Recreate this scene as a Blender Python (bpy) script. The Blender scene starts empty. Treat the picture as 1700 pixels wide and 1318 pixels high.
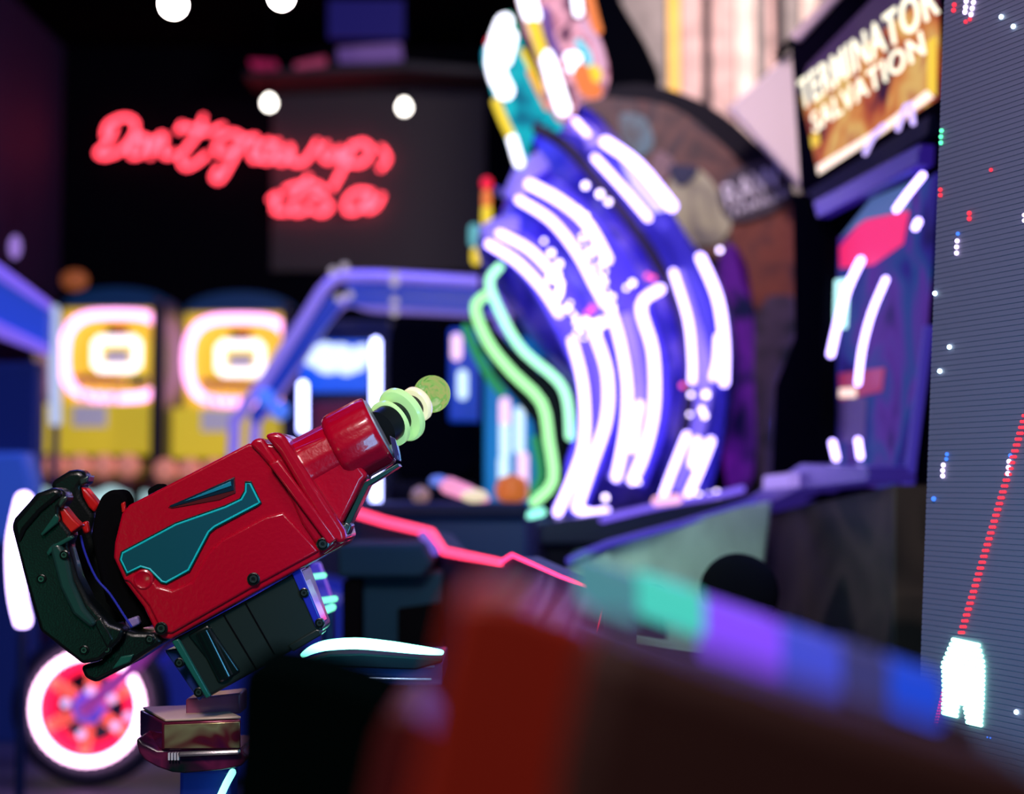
import bpy, bmesh, math, random
from mathutils import Vector, Matrix
random.seed(7)
C = bpy.context.scene.collection
FPX, CX, CY, CAMZ, PITCH = 2361.0, 850.0, 659.0, 1.1, math.radians(3.4)

# ------------------------------------------------------------ camera, world, exposure, lights
cam = bpy.data.cameras.new('camera'); cam_o = bpy.data.objects.new('camera', cam); C.objects.link(cam_o)
cam.sensor_width = 36; cam.lens = 50; cam.clip_start = .02
cam_o.location = (0, 0, CAMZ); cam_o.rotation_euler = (math.pi/2 + PITCH, 0, 0)
cam.dof.use_dof = True; cam.dof.focus_distance = 1.93; cam.dof.aperture_fstop = 1.9
bpy.context.scene.camera = cam_o
w = bpy.data.worlds.new('world'); bpy.context.scene.world = w; w.use_nodes = True
w.node_tree.nodes['Background'].inputs[0].default_value = (.15, .2, 1, 1)
w.node_tree.nodes['Background'].inputs[1].default_value = .003
vs = bpy.context.scene.view_settings
vs.view_transform = 'Standard'; vs.look = 'None'; vs.exposure = 0; vs.gamma = 1; vs.use_curve_mapping = False

def area(name, loc, target, size, color, power, sy=None):
    l = bpy.data.lights.new(name, 'AREA'); l.size = size; l.color = color; l.energy = power
    if sy: l.shape = 'RECTANGLE'; l.size_y = sy
    o = bpy.data.objects.new(name, l); C.objects.link(o); o.location = loc
    o.rotation_euler = (Vector(target) - Vector(loc)).to_track_quat('-Z', 'Y').to_euler(); return o
def point(name, loc, color, power, r=.04):
    l = bpy.data.lights.new(name, 'POINT'); l.color = color; l.energy = power; l.shadow_soft_size = r
    o = bpy.data.objects.new(name, l); C.objects.link(o); o.location = loc; return o
area('ceiling_light_warm', (-.55, -.2, 2.8), (-.5, 1.95, 1.0), .5, (1, .85, .8), 15).data.spread = math.radians(110)
area('art_spot', (.35, 3.3, 3.3), (1.0, 5.2, 2.1), .3, (1, .86, .84), 8).data.spread = math.radians(75)  # unseen fill added to brighten the wedge panel and cabinet art
area('platform_glow', (.15, 2.5, 1.5), (.45, 3.3, .8), .3, (.55, 1, .8), 1.5).data.spread = math.radians(80)  # unseen greenish fill added to lift the platform side
random.seed(11)
for i in range(16):   # string of small festoon lamps above the players
    point('festoon_lamp', (-1.7+.2*i, random.uniform(-.6, 1.2), random.uniform(2.2, 3.2)), random.choice([(1, .9, .8), (1, .75, .6), (.8, .7, 1)]), .6, .012)
area('game_glow_green', (-1.35, .35, .75), (-.6, 1.95, .95), .3, (.05, 1, .62), .8)
area('game_glow_blue', (.5, 2.7, 1.2), (-.4, 2.0, .95), .5, (.15, .15, 1), 5)
area('room_blue', (-1.2, 4.5, 3.6), (-1, 6.5, 0), 2.0, (.08, .12, 1), 60)
area('slat_wall_wash', (1.5, 6.3, 4.0), (1.2, 8, 2.9), .5, (1, .82, .78), 75)
area('screen_wash_violet', (-.1, 1.2, 2.2), (.66, 2.05, 1.5), .4, (.72, .62, 1), 5.5)
area('screen_wash_teal', (.05, 1.3, 1.0), (.66, 2.05, .9), .3, (.12, .55, 1), 4.5)

# ------------------------------------------------------------ helpers
def at(px, py, Y):
    u, v = (px-CX)/FPX, -(py-CY)/FPX
    y = math.cos(PITCH) - v*math.sin(PITCH); z = math.sin(PITCH) + v*math.cos(PITCH)
    k = Y/y
    return Vector((u*k, Y, CAMZ + z*k))
def ats(pts, Y): return [at(p[0], p[1], p[2] if len(p) > 2 else Y) for p in pts]
def srgb(r, g, b): return tuple(((c/255)/12.92 if c/255 < .04045 else ((c/255+.055)/1.055)**2.4) for c in (r, g, b))

def mat(name, col=(.5, .5, .5), rough=.5, metal=0, emit=None, strength=1, coat=0, bump=0, bscale=50, alpha=1, trans=0, var=0, ior=1.45):
    m = bpy.data.materials.new(name); m.use_nodes = True; nt = m.node_tree; b = nt.nodes['Principled BSDF']
    b.inputs['Base Color'].default_value = (*col, 1); b.inputs['Roughness'].default_value = rough
    b.inputs['Metallic'].default_value = metal; b.inputs['Coat Weight'].default_value = coat; b.inputs['Coat Roughness'].default_value = .06
    b.inputs['Transmission Weight'].default_value = trans; b.inputs['IOR'].default_value = ior
    if max(col) < .03 and rough >= .4: b.inputs['Specular IOR Level'].default_value = 0 if max(col) < .008 else .12
    if emit: b.inputs['Emission Color'].default_value = (*emit, 1); b.inputs['Emission Strength'].default_value = strength
    if bump or var:
        tc = nt.nodes.new('ShaderNodeTexCoord'); n = nt.nodes.new('ShaderNodeTexNoise'); n.inputs['Scale'].default_value = bscale
        n.inputs['Detail'].default_value = 4
        nt.links.new(tc.outputs['Object'], n.inputs['Vector'])
    if bump:
        bp = nt.nodes.new('ShaderNodeBump'); bp.inputs['Strength'].default_value = bump; bp.inputs['Distance'].default_value = .004
        nt.links.new(n.outputs['Fac'], bp.inputs['Height']); nt.links.new(bp.outputs[0], b.inputs['Normal'])
    if var:
        r = nt.nodes.new('ShaderNodeValToRGB')
        r.color_ramp.elements[0].color = (*[c*(1-var) for c in col], 1); r.color_ramp.elements[0].position = .35
        r.color_ramp.elements[1].color = (*[min(1, c*(1+var)) for c in col], 1); r.color_ramp.elements[1].position = .65
        nt.links.new(n.outputs['Fac'], r.inputs[0]); nt.links.new(r.outputs[0], b.inputs['Base Color'])
    return m
def artmat(name, cols, scale, emit=0, rough=.4, stretch=(1, 1, 1), dist=.5, detail=2):
    m = bpy.data.materials.new(name); m.use_nodes = True; nt = m.node_tree; b = nt.nodes['Principled BSDF']
    tc = nt.nodes.new('ShaderNodeTexCoord'); mp = nt.nodes.new('ShaderNodeMapping'); mp.inputs['Scale'].default_value = stretch
    n = nt.nodes.new('ShaderNodeTexNoise'); n.inputs['Scale'].default_value = scale; n.inputs['Distortion'].default_value = dist; n.inputs['Detail'].default_value = detail
    r = nt.nodes.new('ShaderNodeValToRGB'); e = r.color_ramp.elements
    k = len(cols)
    for i in range(k):
        p = .3 + .4*i/(k-1)
        el = e[i] if i < 2 else e.new(p)
        el.position = p; el.color = (*cols[i], 1)
    for i in range(k): e[i].position = .3 + .4*i/(k-1); e[i].color = (*cols[i], 1)
    nt.links.new(tc.outputs['Object'], mp.inputs[0]); nt.links.new(mp.outputs[0], n.inputs['Vector']); nt.links.new(n.outputs['Fac'], r.inputs[0])
    b.inputs['Roughness'].default_value = rough
    if emit: b.inputs['Base Color'].default_value = (.01, .01, .015, 1); b.inputs['Specular IOR Level'].default_value = .05; b.inputs['Roughness'].default_value = .8
    else: nt.links.new(r.outputs[0], b.inputs['Base Color'])
    if emit: nt.links.new(r.outputs[0], b.inputs['Emission Color']); b.inputs['Emission Strength'].default_value = emit
    return m
def glow(name, col, s): return mat(name, (.02, .02, .02), .4, emit=col, strength=s)

ROOT = {}   # object -> root location its mesh coordinates are relative to
def thing(name, label, cat, loc, group=None):
    o = bpy.data.objects.new(name, None); C.objects.link(o); o.location = loc; o.empty_display_size = .05
    o['label'] = label; o['category'] = cat
    if group: o['group'] = group
    ROOT[o] = Vector(loc); return o
def build(name, bm, m, parent=None, label=None, cat=None, group=None, kind=None, bevel=0, seg=2, smooth=True):
    base = ROOT[parent] if parent is not None else None
    if base is None:
        lo = Vector([min(v.co[i] for v in bm.verts) for i in range(3)]); hi = Vector([max(v.co[i] for v in bm.verts) for i in range(3)])
        base = Vector(((lo.x+hi.x)/2, (lo.y+hi.y)/2, lo.z))
    bmesh.ops.recalc_face_normals(bm, faces=bm.faces)
    for v in bm.verts: v.co -= base
    me = bpy.data.meshes.new(name); bm.to_mesh(me); bm.free()
    me.materials.append(m)
    if smooth:
        me.shade_smooth()
        me.set_sharp_from_angle(angle=math.radians(38))
    o = bpy.data.objects.new(name, me); C.objects.link(o)
    if parent is not None: o.parent = parent
    else: o.location = base
    ROOT[o] = base
    if bevel:
        md = o.modifiers.new('bevel', 'BEVEL'); md.width = bevel; md.segments = seg; md.limit_method = 'ANGLE'; md.angle_limit = math.radians(30)
        md.harden_normals = False
    if label: o['label'] = label
    if cat: o['category'] = cat
    if group: o['group'] = group
    if kind: o['kind'] = kind
    return o
def N(): return bmesh.new()
def prism(bm, pts, vec):
    """closed outline pts (Vectors), extruded by vec"""
    a = [bm.verts.new(p) for p in pts]; b = [bm.verts.new(Vector(p)+Vector(vec)) for p in pts]
    bm.faces.new(a); bm.faces.new(list(reversed(b)))
    n = len(pts)
    for i in range(n): bm.faces.new((a[(i+1) % n], a[i], b[i], b[(i+1) % n]))
    return bm
def slab(bm, pxs, Y, th): return prism(bm, ats(pxs, Y), (0, th, 0))
def box(bm, lo, hi):
    (x0, y0, z0), (x1, y1, z1) = lo, hi
    return prism(bm, [Vector(p) for p in ((x0, y0, z0), (x1, y0, z0), (x1, y0, z1), (x0, y0, z1))], (0, y1-y0, 0))
def smoothpath(pts, sub=5, closed=False):
    if len(pts) < 3: return pts
    out = []; n = len(pts)
    rng = n if closed else n-1
    for i in range(rng):
        if closed: p0, p1, p2, p3 = pts[(i-1) % n], pts[i], pts[(i+1) % n], pts[(i+2) % n]
        else: p0, p1, p2, p3 = pts[max(i-1, 0)], pts[i], pts[i+1], pts[min(i+2, n-1)]
        for k in range(sub):
            t = k/sub
            out.append(.5*((2*p1)+(p2-p0)*t+(2*p0-5*p1+4*p2-p3)*t*t+(3*p1-p0-3*p2+p3)*t**3))
    if not closed: out.append(pts[-1])
    return out
def tube(bm, pts, r, n=10, closed=False, sub=5, caps=True):
    P = smoothpath([Vector(p) for p in pts], sub, closed) if sub > 1 else [Vector(p) for p in pts]
    rf = r if callable(r) else (lambda t: r)
    m = len(P)
    if not closed and caps:       # rounded ends
        d0 = (P[0]-P[1]).normalized(); d1 = (P[-1]-P[-2]).normalized(); r0, r1 = rf(0), rf(1)
        pre = [(P[0]+d0*r0*math.sin(a), r0*math.cos(a)) for a in (1.45, 1.0, .5)]
        post = [(P[-1]+d1*r1*math.sin(a), r1*math.cos(a)) for a in (.5, 1.0, 1.45)]
        seq = pre + [(p, rf(i/(m-1))) for i, p in enumerate(P)] + post
    else: seq = [(p, rf(i/max(1, m-1))) for i, p in enumerate(P)]
    rings = []; M = len(seq); up = None
    for i in range(M):
        a = seq[(i-1) % M if closed else max(i-1, 0)][0]; b = seq[(i+1) % M if closed else min(i+1, M-1)][0]
        t = (b-a); t = t.normalized() if t.length > 1e-9 else Vector((0, 0, 1))
        if up is None: up = t.orthogonal().normalized()
        up = (up - t*up.dot(t)); up = up.normalized() if up.length > 1e-6 else t.orthogonal().normalized()
        s = t.cross(up)
        rings.append([bm.verts.new(seq[i][0] + (up*math.cos(2*math.pi*k/n) + s*math.sin(2*math.pi*k/n))*seq[i][1]) for k in range(n)])
    for i in range(M if closed else M-1):
        A, B = rings[i], rings[(i+1) % M]
        for k in range(n): bm.faces.new((A[k], A[(k+1) % n], B[(k+1) % n], B[k]))
    if not closed: bm.faces.new(list(reversed(rings[0]))); bm.faces.new(rings[-1])
    return bm
def lathe(bm, o, d, prof, n=40, flute=0, fn=12, caps=True):
    o = Vector(o); d = Vector(d).normalized(); u = d.orthogonal().normalized(); v = d.cross(u); rings = []
    for s, r in prof:
        if r < 1e-6: rings.append([bm.verts.new(o+d*s)]); continue
        rings.append([bm.verts.new(o+d*s+(u*math.cos(2*math.pi*k/n)+v*math.sin(2*math.pi*k/n))*r*(1+flute*math.cos(fn*2*math.pi*k/n))) for k in range(n)])
    for A, B in zip(rings, rings[1:]):
        for k in range(n):
            if len(A) == 1 and len(B) == 1: continue
            if len(A) == 1: bm.faces.new((A[0], B[(k+1) % n], B[k]))
            elif len(B) == 1: bm.faces.new((A[k], A[(k+1) % n], B[0]))
            else: bm.faces.new((A[k], A[(k+1) % n], B[(k+1) % n], B[k]))
    if caps and len(rings[0]) > 1: bm.faces.new(list(reversed(rings[0])))
    if caps and len(rings[-1]) > 1: bm.faces.new(rings[-1])
    return bm
def ball(bm, c, r, seg=16, sc=(1, 1, 1)):
    bmesh.ops.create_uvsphere(bm, u_segments=seg, v_segments=max(6, seg//2), radius=r, matrix=Matrix.Translation(c) @ Matrix.Diagonal((*sc, 1)))
    return bm
def text_mesh(body, size, depth=.002, spacing=1.0):
    cu = bpy.data.curves.new('lettering', 'FONT'); cu.body = body; cu.size = size; cu.extrude = depth; cu.space_character = spacing
    cu.offset = size*.004
    o = bpy.data.objects.new('lettering_source', cu); C.objects.link(o)
    dg = bpy.context.evaluated_depsgraph_get(); me = bpy.data.meshes.new_from_object(o.evaluated_get(dg))
    C.objects.unlink(o); bpy.data.objects.remove(o)
    bm = bmesh.new(); bm.from_mesh(me); return bm
def fit_text(bm, p00, p10, p01, lift=.004):
    """map text bbox so (0,0)->p00, (1,0)->p10, (0,1)->p01"""
    xs = [v.co.x for v in bm.verts]; ys = [v.co.y for v in bm.verts]
    x0, x1, y0, y1 = min(xs), max(xs), min(ys), max(ys)
    ex, ey = p10-p00, p01-p00; n = ex.cross(ey).normalized()
    for v in bm.verts:
        z = v.co.z
        v.co = p00 + ex*(v.co.x-x0)/(x1-x0) + ey*(v.co.y-y0)/(y1-y0) + n*(lift+z)
    return bm

# ------------------------------------------------------------ materials
RED = mat('red_gloss_plastic', (.52, .0, .018), .28, coat=.6, bump=.14, bscale=150)
BLACK = mat('black_plastic', (.004, .007, .007), .3, coat=.3, bump=.12, bscale=400)
BLACKS = mat('satin_black', (.004, .004, .005), .6)
GREENBLK = mat('dark_housing', (.010, .020, .018), .38, coat=.15)
TRIG = mat('red_trigger', (.6, .01, .01), .3, coat=.5)
STEEL = mat('screw_steel', (.12, .16, .15), .3, metal=.9)
DARK = mat('wall_paint_dark', (.003, .003, .006), .9, bump=.2, bscale=20)
NAVY = mat('navy_panel', (.01, .02, .12), .4)
WHITE_T = glow('tube_white_violet', (.46, .34, 1.0), 6.5)
WHITE_B = glow('tube_white_blue', (.38, .42, 1.0), 7)
GREEN_T = glow('tube_green', (.38, .95, .38), 1.7)
GREEN_D = glow('tube_green_dim', (.03, .35, .14), .8)

# ------------------------------------------------------------ the setting
def struct(name, bm, m, parent=None):
    o = build(name, bm, m, parent, smooth=False)
    if parent is None: o['kind'] = 'structure'
    return o
floor_m = mat('floor_planks', (.09, .075, .10), .35, var=.5, bscale=3)
struct('floor', box(N(), (-3.3, -1.2, -.1), (3.2, 10.2, 0)), floor_m)
struct('ceiling', box(N(), (-3.3, -1.2, 4.2), (3.2, 10.2, 4.3)), DARK)
struct('wall_back', box(N(), (-3.3, 10.0, 0), (3.2, 10.2, 4.2)), DARK)
struct('wall_left', box(N(), (-3.3, -1.2, 0), (-3.2, 10.0, 4.2)), mat('wall_paint_violet', (.02, .008, .06), .7, bump=.2, bscale=12))
struct('wall_right', box(N(), (3.1, -1.2, 0), (3.2, 10.0, 4.2)), DARK)
# wooden slat partition at the back right
bp = struct('wall_slats', box(N(), (.62, 8.06, 0), (3.1, 8.14, 4.2)), mat('slat_backing', (.03, .02, .025), .8))
woods = {'w': mat('slat_pink_wood', (.55, .36, .33), .6, var=.25, bscale=8), 'g': mat('slat_grey_wood', (.22, .19, .18), .6, var=.25, bscale=8),
         'y': mat('slat_yellow_paint', (.85, .5, .06), .5, var=.1, bscale=8), 'l': mat('slat_light_wood', (.75, .58, .5), .6, var=.2, bscale=8)}
x = .62
for kx, wd in (('g', .27), ('y', .075), ('w', .13), (None, .045), ('w', .14), ('l', .12), ('g', .06), ('w', .05), (None, .05), ('g', .10), ('l', .10), ('g', .07), (None, .04),
               ('w', .12), ('g', .12), ('l', .12), ('w', .12), ('g', .12), ('l', .12), ('w', .12)):
    if kx:
        o = build('slat', box(N(), (x+.004, 8.02, 0), (x+wd-.004, 8.06, 4.2)), woods[kx], bp, smooth=False, bevel=.004)
    x += wd
# lighter shutter section of the back wall behind the sign
grey = mat('shutter_grey', (.05, .045, .05), .7)
sh = N()
a, b = at(452, 135, 9.95), at(806, 450, 9.95)
nl = 26
for i in range(nl):
    z1 = a.z - (a.z-b.z)*i/nl; z0 = a.z - (a.z-b.z)*(i+.93)/nl
    box(sh, (a.x, 9.96, z0), (b.x, 9.999, z1))
o = build('roller_shutter', sh, grey, smooth=False, label='grey ribbed shutter panel on the back wall behind the red sign', cat='shutter', bevel=.004)

# ------------------------------------------------------------ lit pendant bulbs
bulb_white = glow('bulb_white', (1, .93, .85), 9)
bulb_spot = glow('bulb_spot', (1, .88, .82), 60)
def bulb(px, py, Y, r, m, label, grp=None):
    c = at(px, py, Y)
    t = thing('pendant_bulb', label, 'light bulb', (c.x, c.y, c.z))
    build('bulb', lathe(N(), c-Vector((0, 0, r*1.15)), (0, 0, 1), [(0, 0), (.1*r, .45*r), (.45*r, .85*r), (r, r), (1.5*r, .85*r), (2.0*r, .5*r), (2.2*r, .4*r)], 20), m, t)
    build('socket', lathe(N(), c+Vector((0, 0, r*1.05)), (0, 0, 1), [(0, r*.42), (r*.9, r*.45), (r*1.1, r*.2)], 16), BLACKS, t)
    build('cord', tube(N(), [c+Vector((0, 0, r*2.1)), Vector((c.x, c.y, 4.2))], .004, 6, sub=1), BLACKS, t)
bulb(447, 170, 8.0, .036, bulb_white, 'small white bulb hanging above the letters of the red neon sign, left one')
bulb(671, 177, 8.0, .036, bulb_white, 'small warm white bulb hanging above the right end of the red neon sign')
bulb(288, 4, 6.0, .050, bulb_spot, 'brightest bulb glaring at the top edge, above the start of the neon sign')
bulb(467, -8, 6.0, .045, bulb_spot, 'bright bulb cut by the top edge of the photo, right of the brightest one')

# ceiling banner and coloured fascia behind
t = thing('hanging_banner', 'dark blue banner hanging from the ceiling near the top edge', 'banner', (at(610, 60, 9).x, 9, at(610, 100, 9).z))
build('banner_cloth', slab(N(), [(545, -150), (672, -150), (672, 62), (545, 62)], 9.0, .03), mat('banner_blue', (.005, .004, .05), .8, emit=(.02, .015, .30), strength=.25), t)
build('hanging_rod', tube(N(), [at(610, -140, 9.0)+Vector((0, .015, 0)), Vector((at(610, 0, 9).x, 9.015, 4.2))], .01, 8, sub=1), BLACKS, t)
t = thing('light_fascia', 'violet and pink lit fascia bar below the blue banner', 'light fascia', tuple(at(560, 110, 9.5)))
for hx in (430, 780): build('hanging_rod', tube(N(), [at(hx, 120, 9.6), Vector((at(hx, 120, 9.6).x, 9.6, 4.2))], .008, 6, sub=1), BLACKS, t)
build('violet_bar', slab(N(), [(560, 78), (665, 70), (668, 98), (560, 100)], 9.5, .08), mat('fascia_violet', (.1, .06, .2), .6, emit=(.12, .06, .25), strength=.7), t, bevel=.01)
build('pink_bar', slab(N(), [(488, 104), (540, 92), (540, 108), (490, 118)], 9.5, .08), mat('fascia_pink', (.2, .03, .08), .6, emit=(.35, .04, .1), strength=.6), t, bevel=.01)
build('red_bar', slab(N(), [(412, 98), (458, 100), (460, 114), (416, 110)], 9.5, .08), mat('fascia_red', (.2, .01, .04), .6, emit=(.3, .01, .07), strength=.6), t, bevel=.01)
build('fascia_beam', slab(N(), [(405, 118), (670, 100), (810, 112), (810, 124), (670, 116), (405, 128)], 9.5, .4), mat('beam_grey', (.03, .03, .035), .6), t, bevel=.01)

# ------------------------------------------------------------ red neon script sign
NEON_R = glow('neon_red', (1.0, .02, .05), 5)
NEON_R.node_tree.nodes['Principled BSDF'].inputs['Emission Color'].default_value = (1, .055, .09, 1)
ns = thing('neon_sign', 'red handwritten neon sign reading Don\'t grow up, its a on the dark back wall', 'neon sign', tuple(at(400, 360, 9.9)))
strokes = [
 [(232, 290), (205, 350), (160, 395), (190, 412), (260, 385), (315, 320), (318, 262), (270, 245), (205, 275), (190, 325)],
 [(335, 325), (300, 365), (305, 408), (345, 400), (358, 350), (335, 325), (372, 335)],
 [(385, 410), (395, 335), (385, 400), (425, 325), (445, 330), (440, 400), (470, 408), (490, 395)],
 [(612, 245), (590, 310), (545, 370), (515, 420), (535, 458), (580, 440), (625, 405)],
 [(505, 300), (550, 285), (620, 308), (695, 282)], [(520, 275), (508, 300)],
 [(785, 335), (735, 310), (675, 350), (672, 395), (735, 390), (783, 340), (740, 420), (685, 510), (655, 500), (680, 460)],
 [(800, 335), (838, 330), (815, 385), (825, 425), (858, 415)],
 [(890, 345), (855, 380), (868, 428), (905, 420), (915, 370), (890, 345)],
 [(930, 350), (922, 415), (955, 435), (985, 365), (990, 432), (1040, 435), (1080, 385), (1100, 350)],
 [(1140, 360), (1120, 410), (1155, 430), (1200, 375), (1190, 425), (1225, 400)],
 [(1250, 360), (1215, 450), (1165, 545)], [(1235, 385), (1290, 350), (1330, 385), (1290, 440), (1225, 440)],
 [(1375, 375), (1400, 420), (1370, 462)],
 [(900, 595), (935, 575), (915, 640), (965, 650)], [(1062, 500), (1010, 580), (990, 645), (1035, 650), (1060, 630)], [(965, 552), (1010, 535), (1090, 530), (1130, 555)],
 [(1060, 590), (1095, 570), (1120, 590), (1155, 625), (1120, 655), (1080, 640)],
 [(1330, 565), (1270, 560), (1225, 600), (1225, 645), (1275, 640), (1330, 575), (1310, 640), (1350, 625), (1375, 580)]]
for i, s in enumerate(strokes):
    pts = [at(100+x/2.576, 100+y/2.576, 9.88 + (.012 if i % 2 else 0)) for x, y in s]
    build('neon_stroke', tube(N(), pts, .0165, 8, sub=4), NEON_R, ns)
for px, py in ((180, 262), (300, 245), (420, 240), (520, 260), (640, 262), (470, 345), (560, 348), (625, 335)):
    p = at(px, py, 9.88); build('wall_clip', tube(N(), [p, Vector((p.x, 9.955, p.z))], .006, 6, sub=1), BLACKS, ns)

# ------------------------------------------------------------ basketball hoop machines
YEL = mat('backboard_yellow', (.75, .60, .03), .45, emit=(.75, .56, .03), strength=.55)
PINK = glow('ring_pink', (1, .38, .80), 3.2)
CREAM = glow('target_white', (1, .88, .95), 2.2)
ORANGE = mat('basketball_orange', (.75, .22, .12), .5, emit=(.7, .26, .2), strength=.55, bump=.3, bscale=150)  # emission added to brighten the dim balls
def hoop(x0, yt, name_lab):
    Y = 8.8; k = Y/FPX
    X0 = at(x0, 500, Y).x; W = .71; Z = lambda py: at(0, py+yt, Y).z
    px = lambda dx: X0 + dx*k
    t = thing('basketball_machine', name_lab, 'basketball game', (X0+W/2, Y, 0), 'hoop shooting machines against the back wall')
    build('backboard', box(N(), (px(0), Y, Z(755)), (px(188), Y+.05, Z(512))), YEL, t, bevel=.01)
    c = N(); pts = []
    cx, cz = px(94), Z(592)
    for i in range(28):
        a = 2*math.pi*i/28; ca, sa = math.cos(a), math.sin(a)
        pts.append(Vector((cx+86*k*(abs(ca)**.6)*(1 if ca > 0 else -1), Y-.05, cz+70*k*(abs(sa)**.75)*(1 if sa > 0 else -1))))
    build('light_ring', tube(c, pts, .030, 10, closed=True, sub=2), PINK, t)
    c = N(); pts = [Vector((cx+dx*k, Y-.03, Z(py))) for dx, py in ((-30, 565), (30, 565), (34, 570), (34, 606), (28, 612), (-28, 612), (-34, 606), (-34, 570))]
    build('target_square', tube(c, pts, .026, 8, closed=True, sub=1), CREAM, t)
    build('display_mount', box(N(), (cx-20*k, Y-.03, Z(602)), (cx+20*k, Y+.001, Z(584))), mat('lavender_panel', (.35, .3, .5), .5, emit=(.3, .25, .45), strength=.8), t)
    build('scoreboard', box(N(), (cx-16*k, Y-.07, Z(558)), (cx+17*k, Y+.001, Z(543))), BLACKS, t, bevel=.005)
    build('score_digits', box(N(), (cx+1*k, Y-.075, Z(556)), (cx+15*k, Y-.07, Z(545))), glow('score_red', (1, .01, .1), .6), t)
    h = N(); hc = Vector((cx-12*k, Y-.22, Z(632)))
    tube(h, [hc+Vector((.15*math.cos(a), .15*math.sin(a), 0)) for a in [2*math.pi*i/20 for i in range(20)]], .013, 8, closed=True, sub=1)
    rim = build('hoop_rim', h, mat('rim_red', (.5, .05, .04), .4, emit=(.5, .06, .08), strength=.3), t)
    nb = N()
    for i in range(10):
        a = 2*math.pi*i/10
        tube(nb, [hc+Vector((.15*math.cos(a), .15*math.sin(a), 0)), hc+Vector((.12*math.cos(a+.3), .12*math.sin(a+.3), -.08)), hc+Vector((.09*math.cos(a), .09*math.sin(a), -.16))], .004, 5, sub=1)
    build('net', nb, mat('net_white', (.6, .5, .55), .7), t)
    build('ball_tray_sign', box(N(), (cx+22*k, Y-.06, Z(641)), (cx+52*k, Y, Z(626))), NAVY, t)
    build('lower_panel', box(N(), (px(2), Y-.35, Z(755)), (px(182), Y-.3, Z(675))), YEL, t, bevel=.01)
    build('notice_card', box(N(), (px(50), Y-.36, Z(712)), (px(104), Y-.35, Z(678))), mat('notice_grey', (.5, .47, .55), .5, emit=(.4, .38, .45), strength=.5), t)
    for s, xx in (('a', px(-5)), ('b', px(187))):
        build('side_post', box(N(), (xx-.015, Y-.5, 0), (xx+.015, Y+.2, Z(512))), mat('post_dark', (.02, .015, .04), .4), t, bevel=.008)
    hd = N(); n = 18
    prism(hd, [Vector((cx+92*k*math.cos(math.pi*i/n), Y-.05, Z(512)+34*k*math.sin(math.pi*i/n))) for i in range(n+1)], (0, .25, 0))
    build('header_arch', hd, mat('header_teal', (.004, .02, .06), .5, emit=(.0, .02, .07), strength=.5), t)
    build('front_apron', box(N(), (px(0), Y-.95, 0), (px(185), Y-.9, Z(800))), mat('apron_dark', (.06, .01, .02), .5), t, bevel=.01)
    wv = N(); top = [Vector((px(185*i/40), Y-.97, Z(812)+ .018*math.cos(i/40*2*math.pi*3.5))) for i in range(41)]
    prism(wv, top + [Vector((px(185), Y-.97, Z(850))), Vector((px(0), Y-.97, Z(850)))], (0, .02, 0))
    build('wavy_sign', wv, glow('wave_white', (.55, .85, .9), .9), t)
    build('ball_ramp', prism(N(), [Vector((px(0), Y-.9, Z(800))), Vector((px(0), Y, Z(765))), Vector((px(0), Y, Z(765)-.05)), Vector((px(0), Y-.9, Z(800)-.05))], (px(185)-px(0), 0, 0)), mat('ramp_brown', (.08, .02, .02), .5), t)
    return px, Z, Y, k
for j, (x0, yt, lab) in enumerate(((104, 0, 'yellow backboard basketball machine with pink light ring, nearest the left wall'), (308, 7, 'yellow basketball machine with pink light ring partly hidden behind the violet tube arch'))):
    px, Z, Y, k = hoop(x0, yt, lab)
    for i in range(5):
        r = .067
        c = Vector((px(18+i*37), Y-.72, 0)); c.z = Z(800) + (.9-.72)/.9*(Z(765)-Z(800)) + r
        o = build('basketball', ball(N(), c, r, 20), ORANGE, label='orange-pink basketball resting in the tray of the %s machine, %s' % (('left', 'right')[j], ('at its left end', 'second from its left end', 'in the middle of the row', 'second from its right end', 'at its right end')[i]), cat='basketball', group='basketballs in the hoop machine trays')

# ------------------------------------------------------------ left edge: blue cabinet, posts and tube lamps
t = thing('arcade_cabinet', 'blue arcade cabinet with slanted violet canopy cut by the left edge', 'arcade cabinet', (at(-60, 700, 6).x, 6, 0))
bl = mat('canopy_blue', (.05, .12, .6), .4, emit=(.03, .09, .55), strength=.45)
vi = mat('canopy_violet', (.3, .2, .8), .4, emit=(.28, .16, .75), strength=.6)
build('canopy', slab(N(), [(-160, 350), (0, 460), (78, 515), (76, 585), (0, 545), (-160, 470)], 6.0, .08), bl, t, bevel=.01)
build('canopy_trim', slab(N(), [(-160, 462), (0, 535), (76, 572), (76, 590), (0, 562), (-160, 490)], 5.98, .05), vi, t, bevel=.006)
build('canopy_trim', slab(N(), [(-160, 335), (0, 440), (80, 500), (80, 515), (0, 465), (-160, 362)], 5.98, .05), vi, t, bevel=.006)
a = at(-160, 560, 6.05); b = at(66, 560, 6.05)
build('cabinet_body', box(N(), (a.x, 6.05, 0), (b.x, 6.15, at(0, 600, 6.05).z)), mat('cabinet_navy', (.006, .015, .09), .4, emit=(.004, .012, .10), strength=.4), t, bevel=.02)
build('control_panel', slab(N(), [(-160, 750), (40, 750), (52, 800), (52, 900), (-160, 900)], 5.9, .15), mat('panel_blue', (.04, .09, .4), .4, emit=(.02, .07, .38), strength=.6), t, bevel=.02)
build('spot_lamp', ball(N(), at(25, 410, 6.1), .035, 14, (.8, .6, 1.5)), glow('spot_violet', (.35, .2, .7), .9), t)
build('lamp_bracket', tube(N(), [at(25, 415, 6.1), at(14, 480, 6.15)], .01, 8, sub=1), BLACKS, t)
t = thing('light_post', 'pale blue-white lit post standing left of the basketball machines', 'light post', (at(92, 600, 7.2).x, 7.2, 0))
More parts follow.
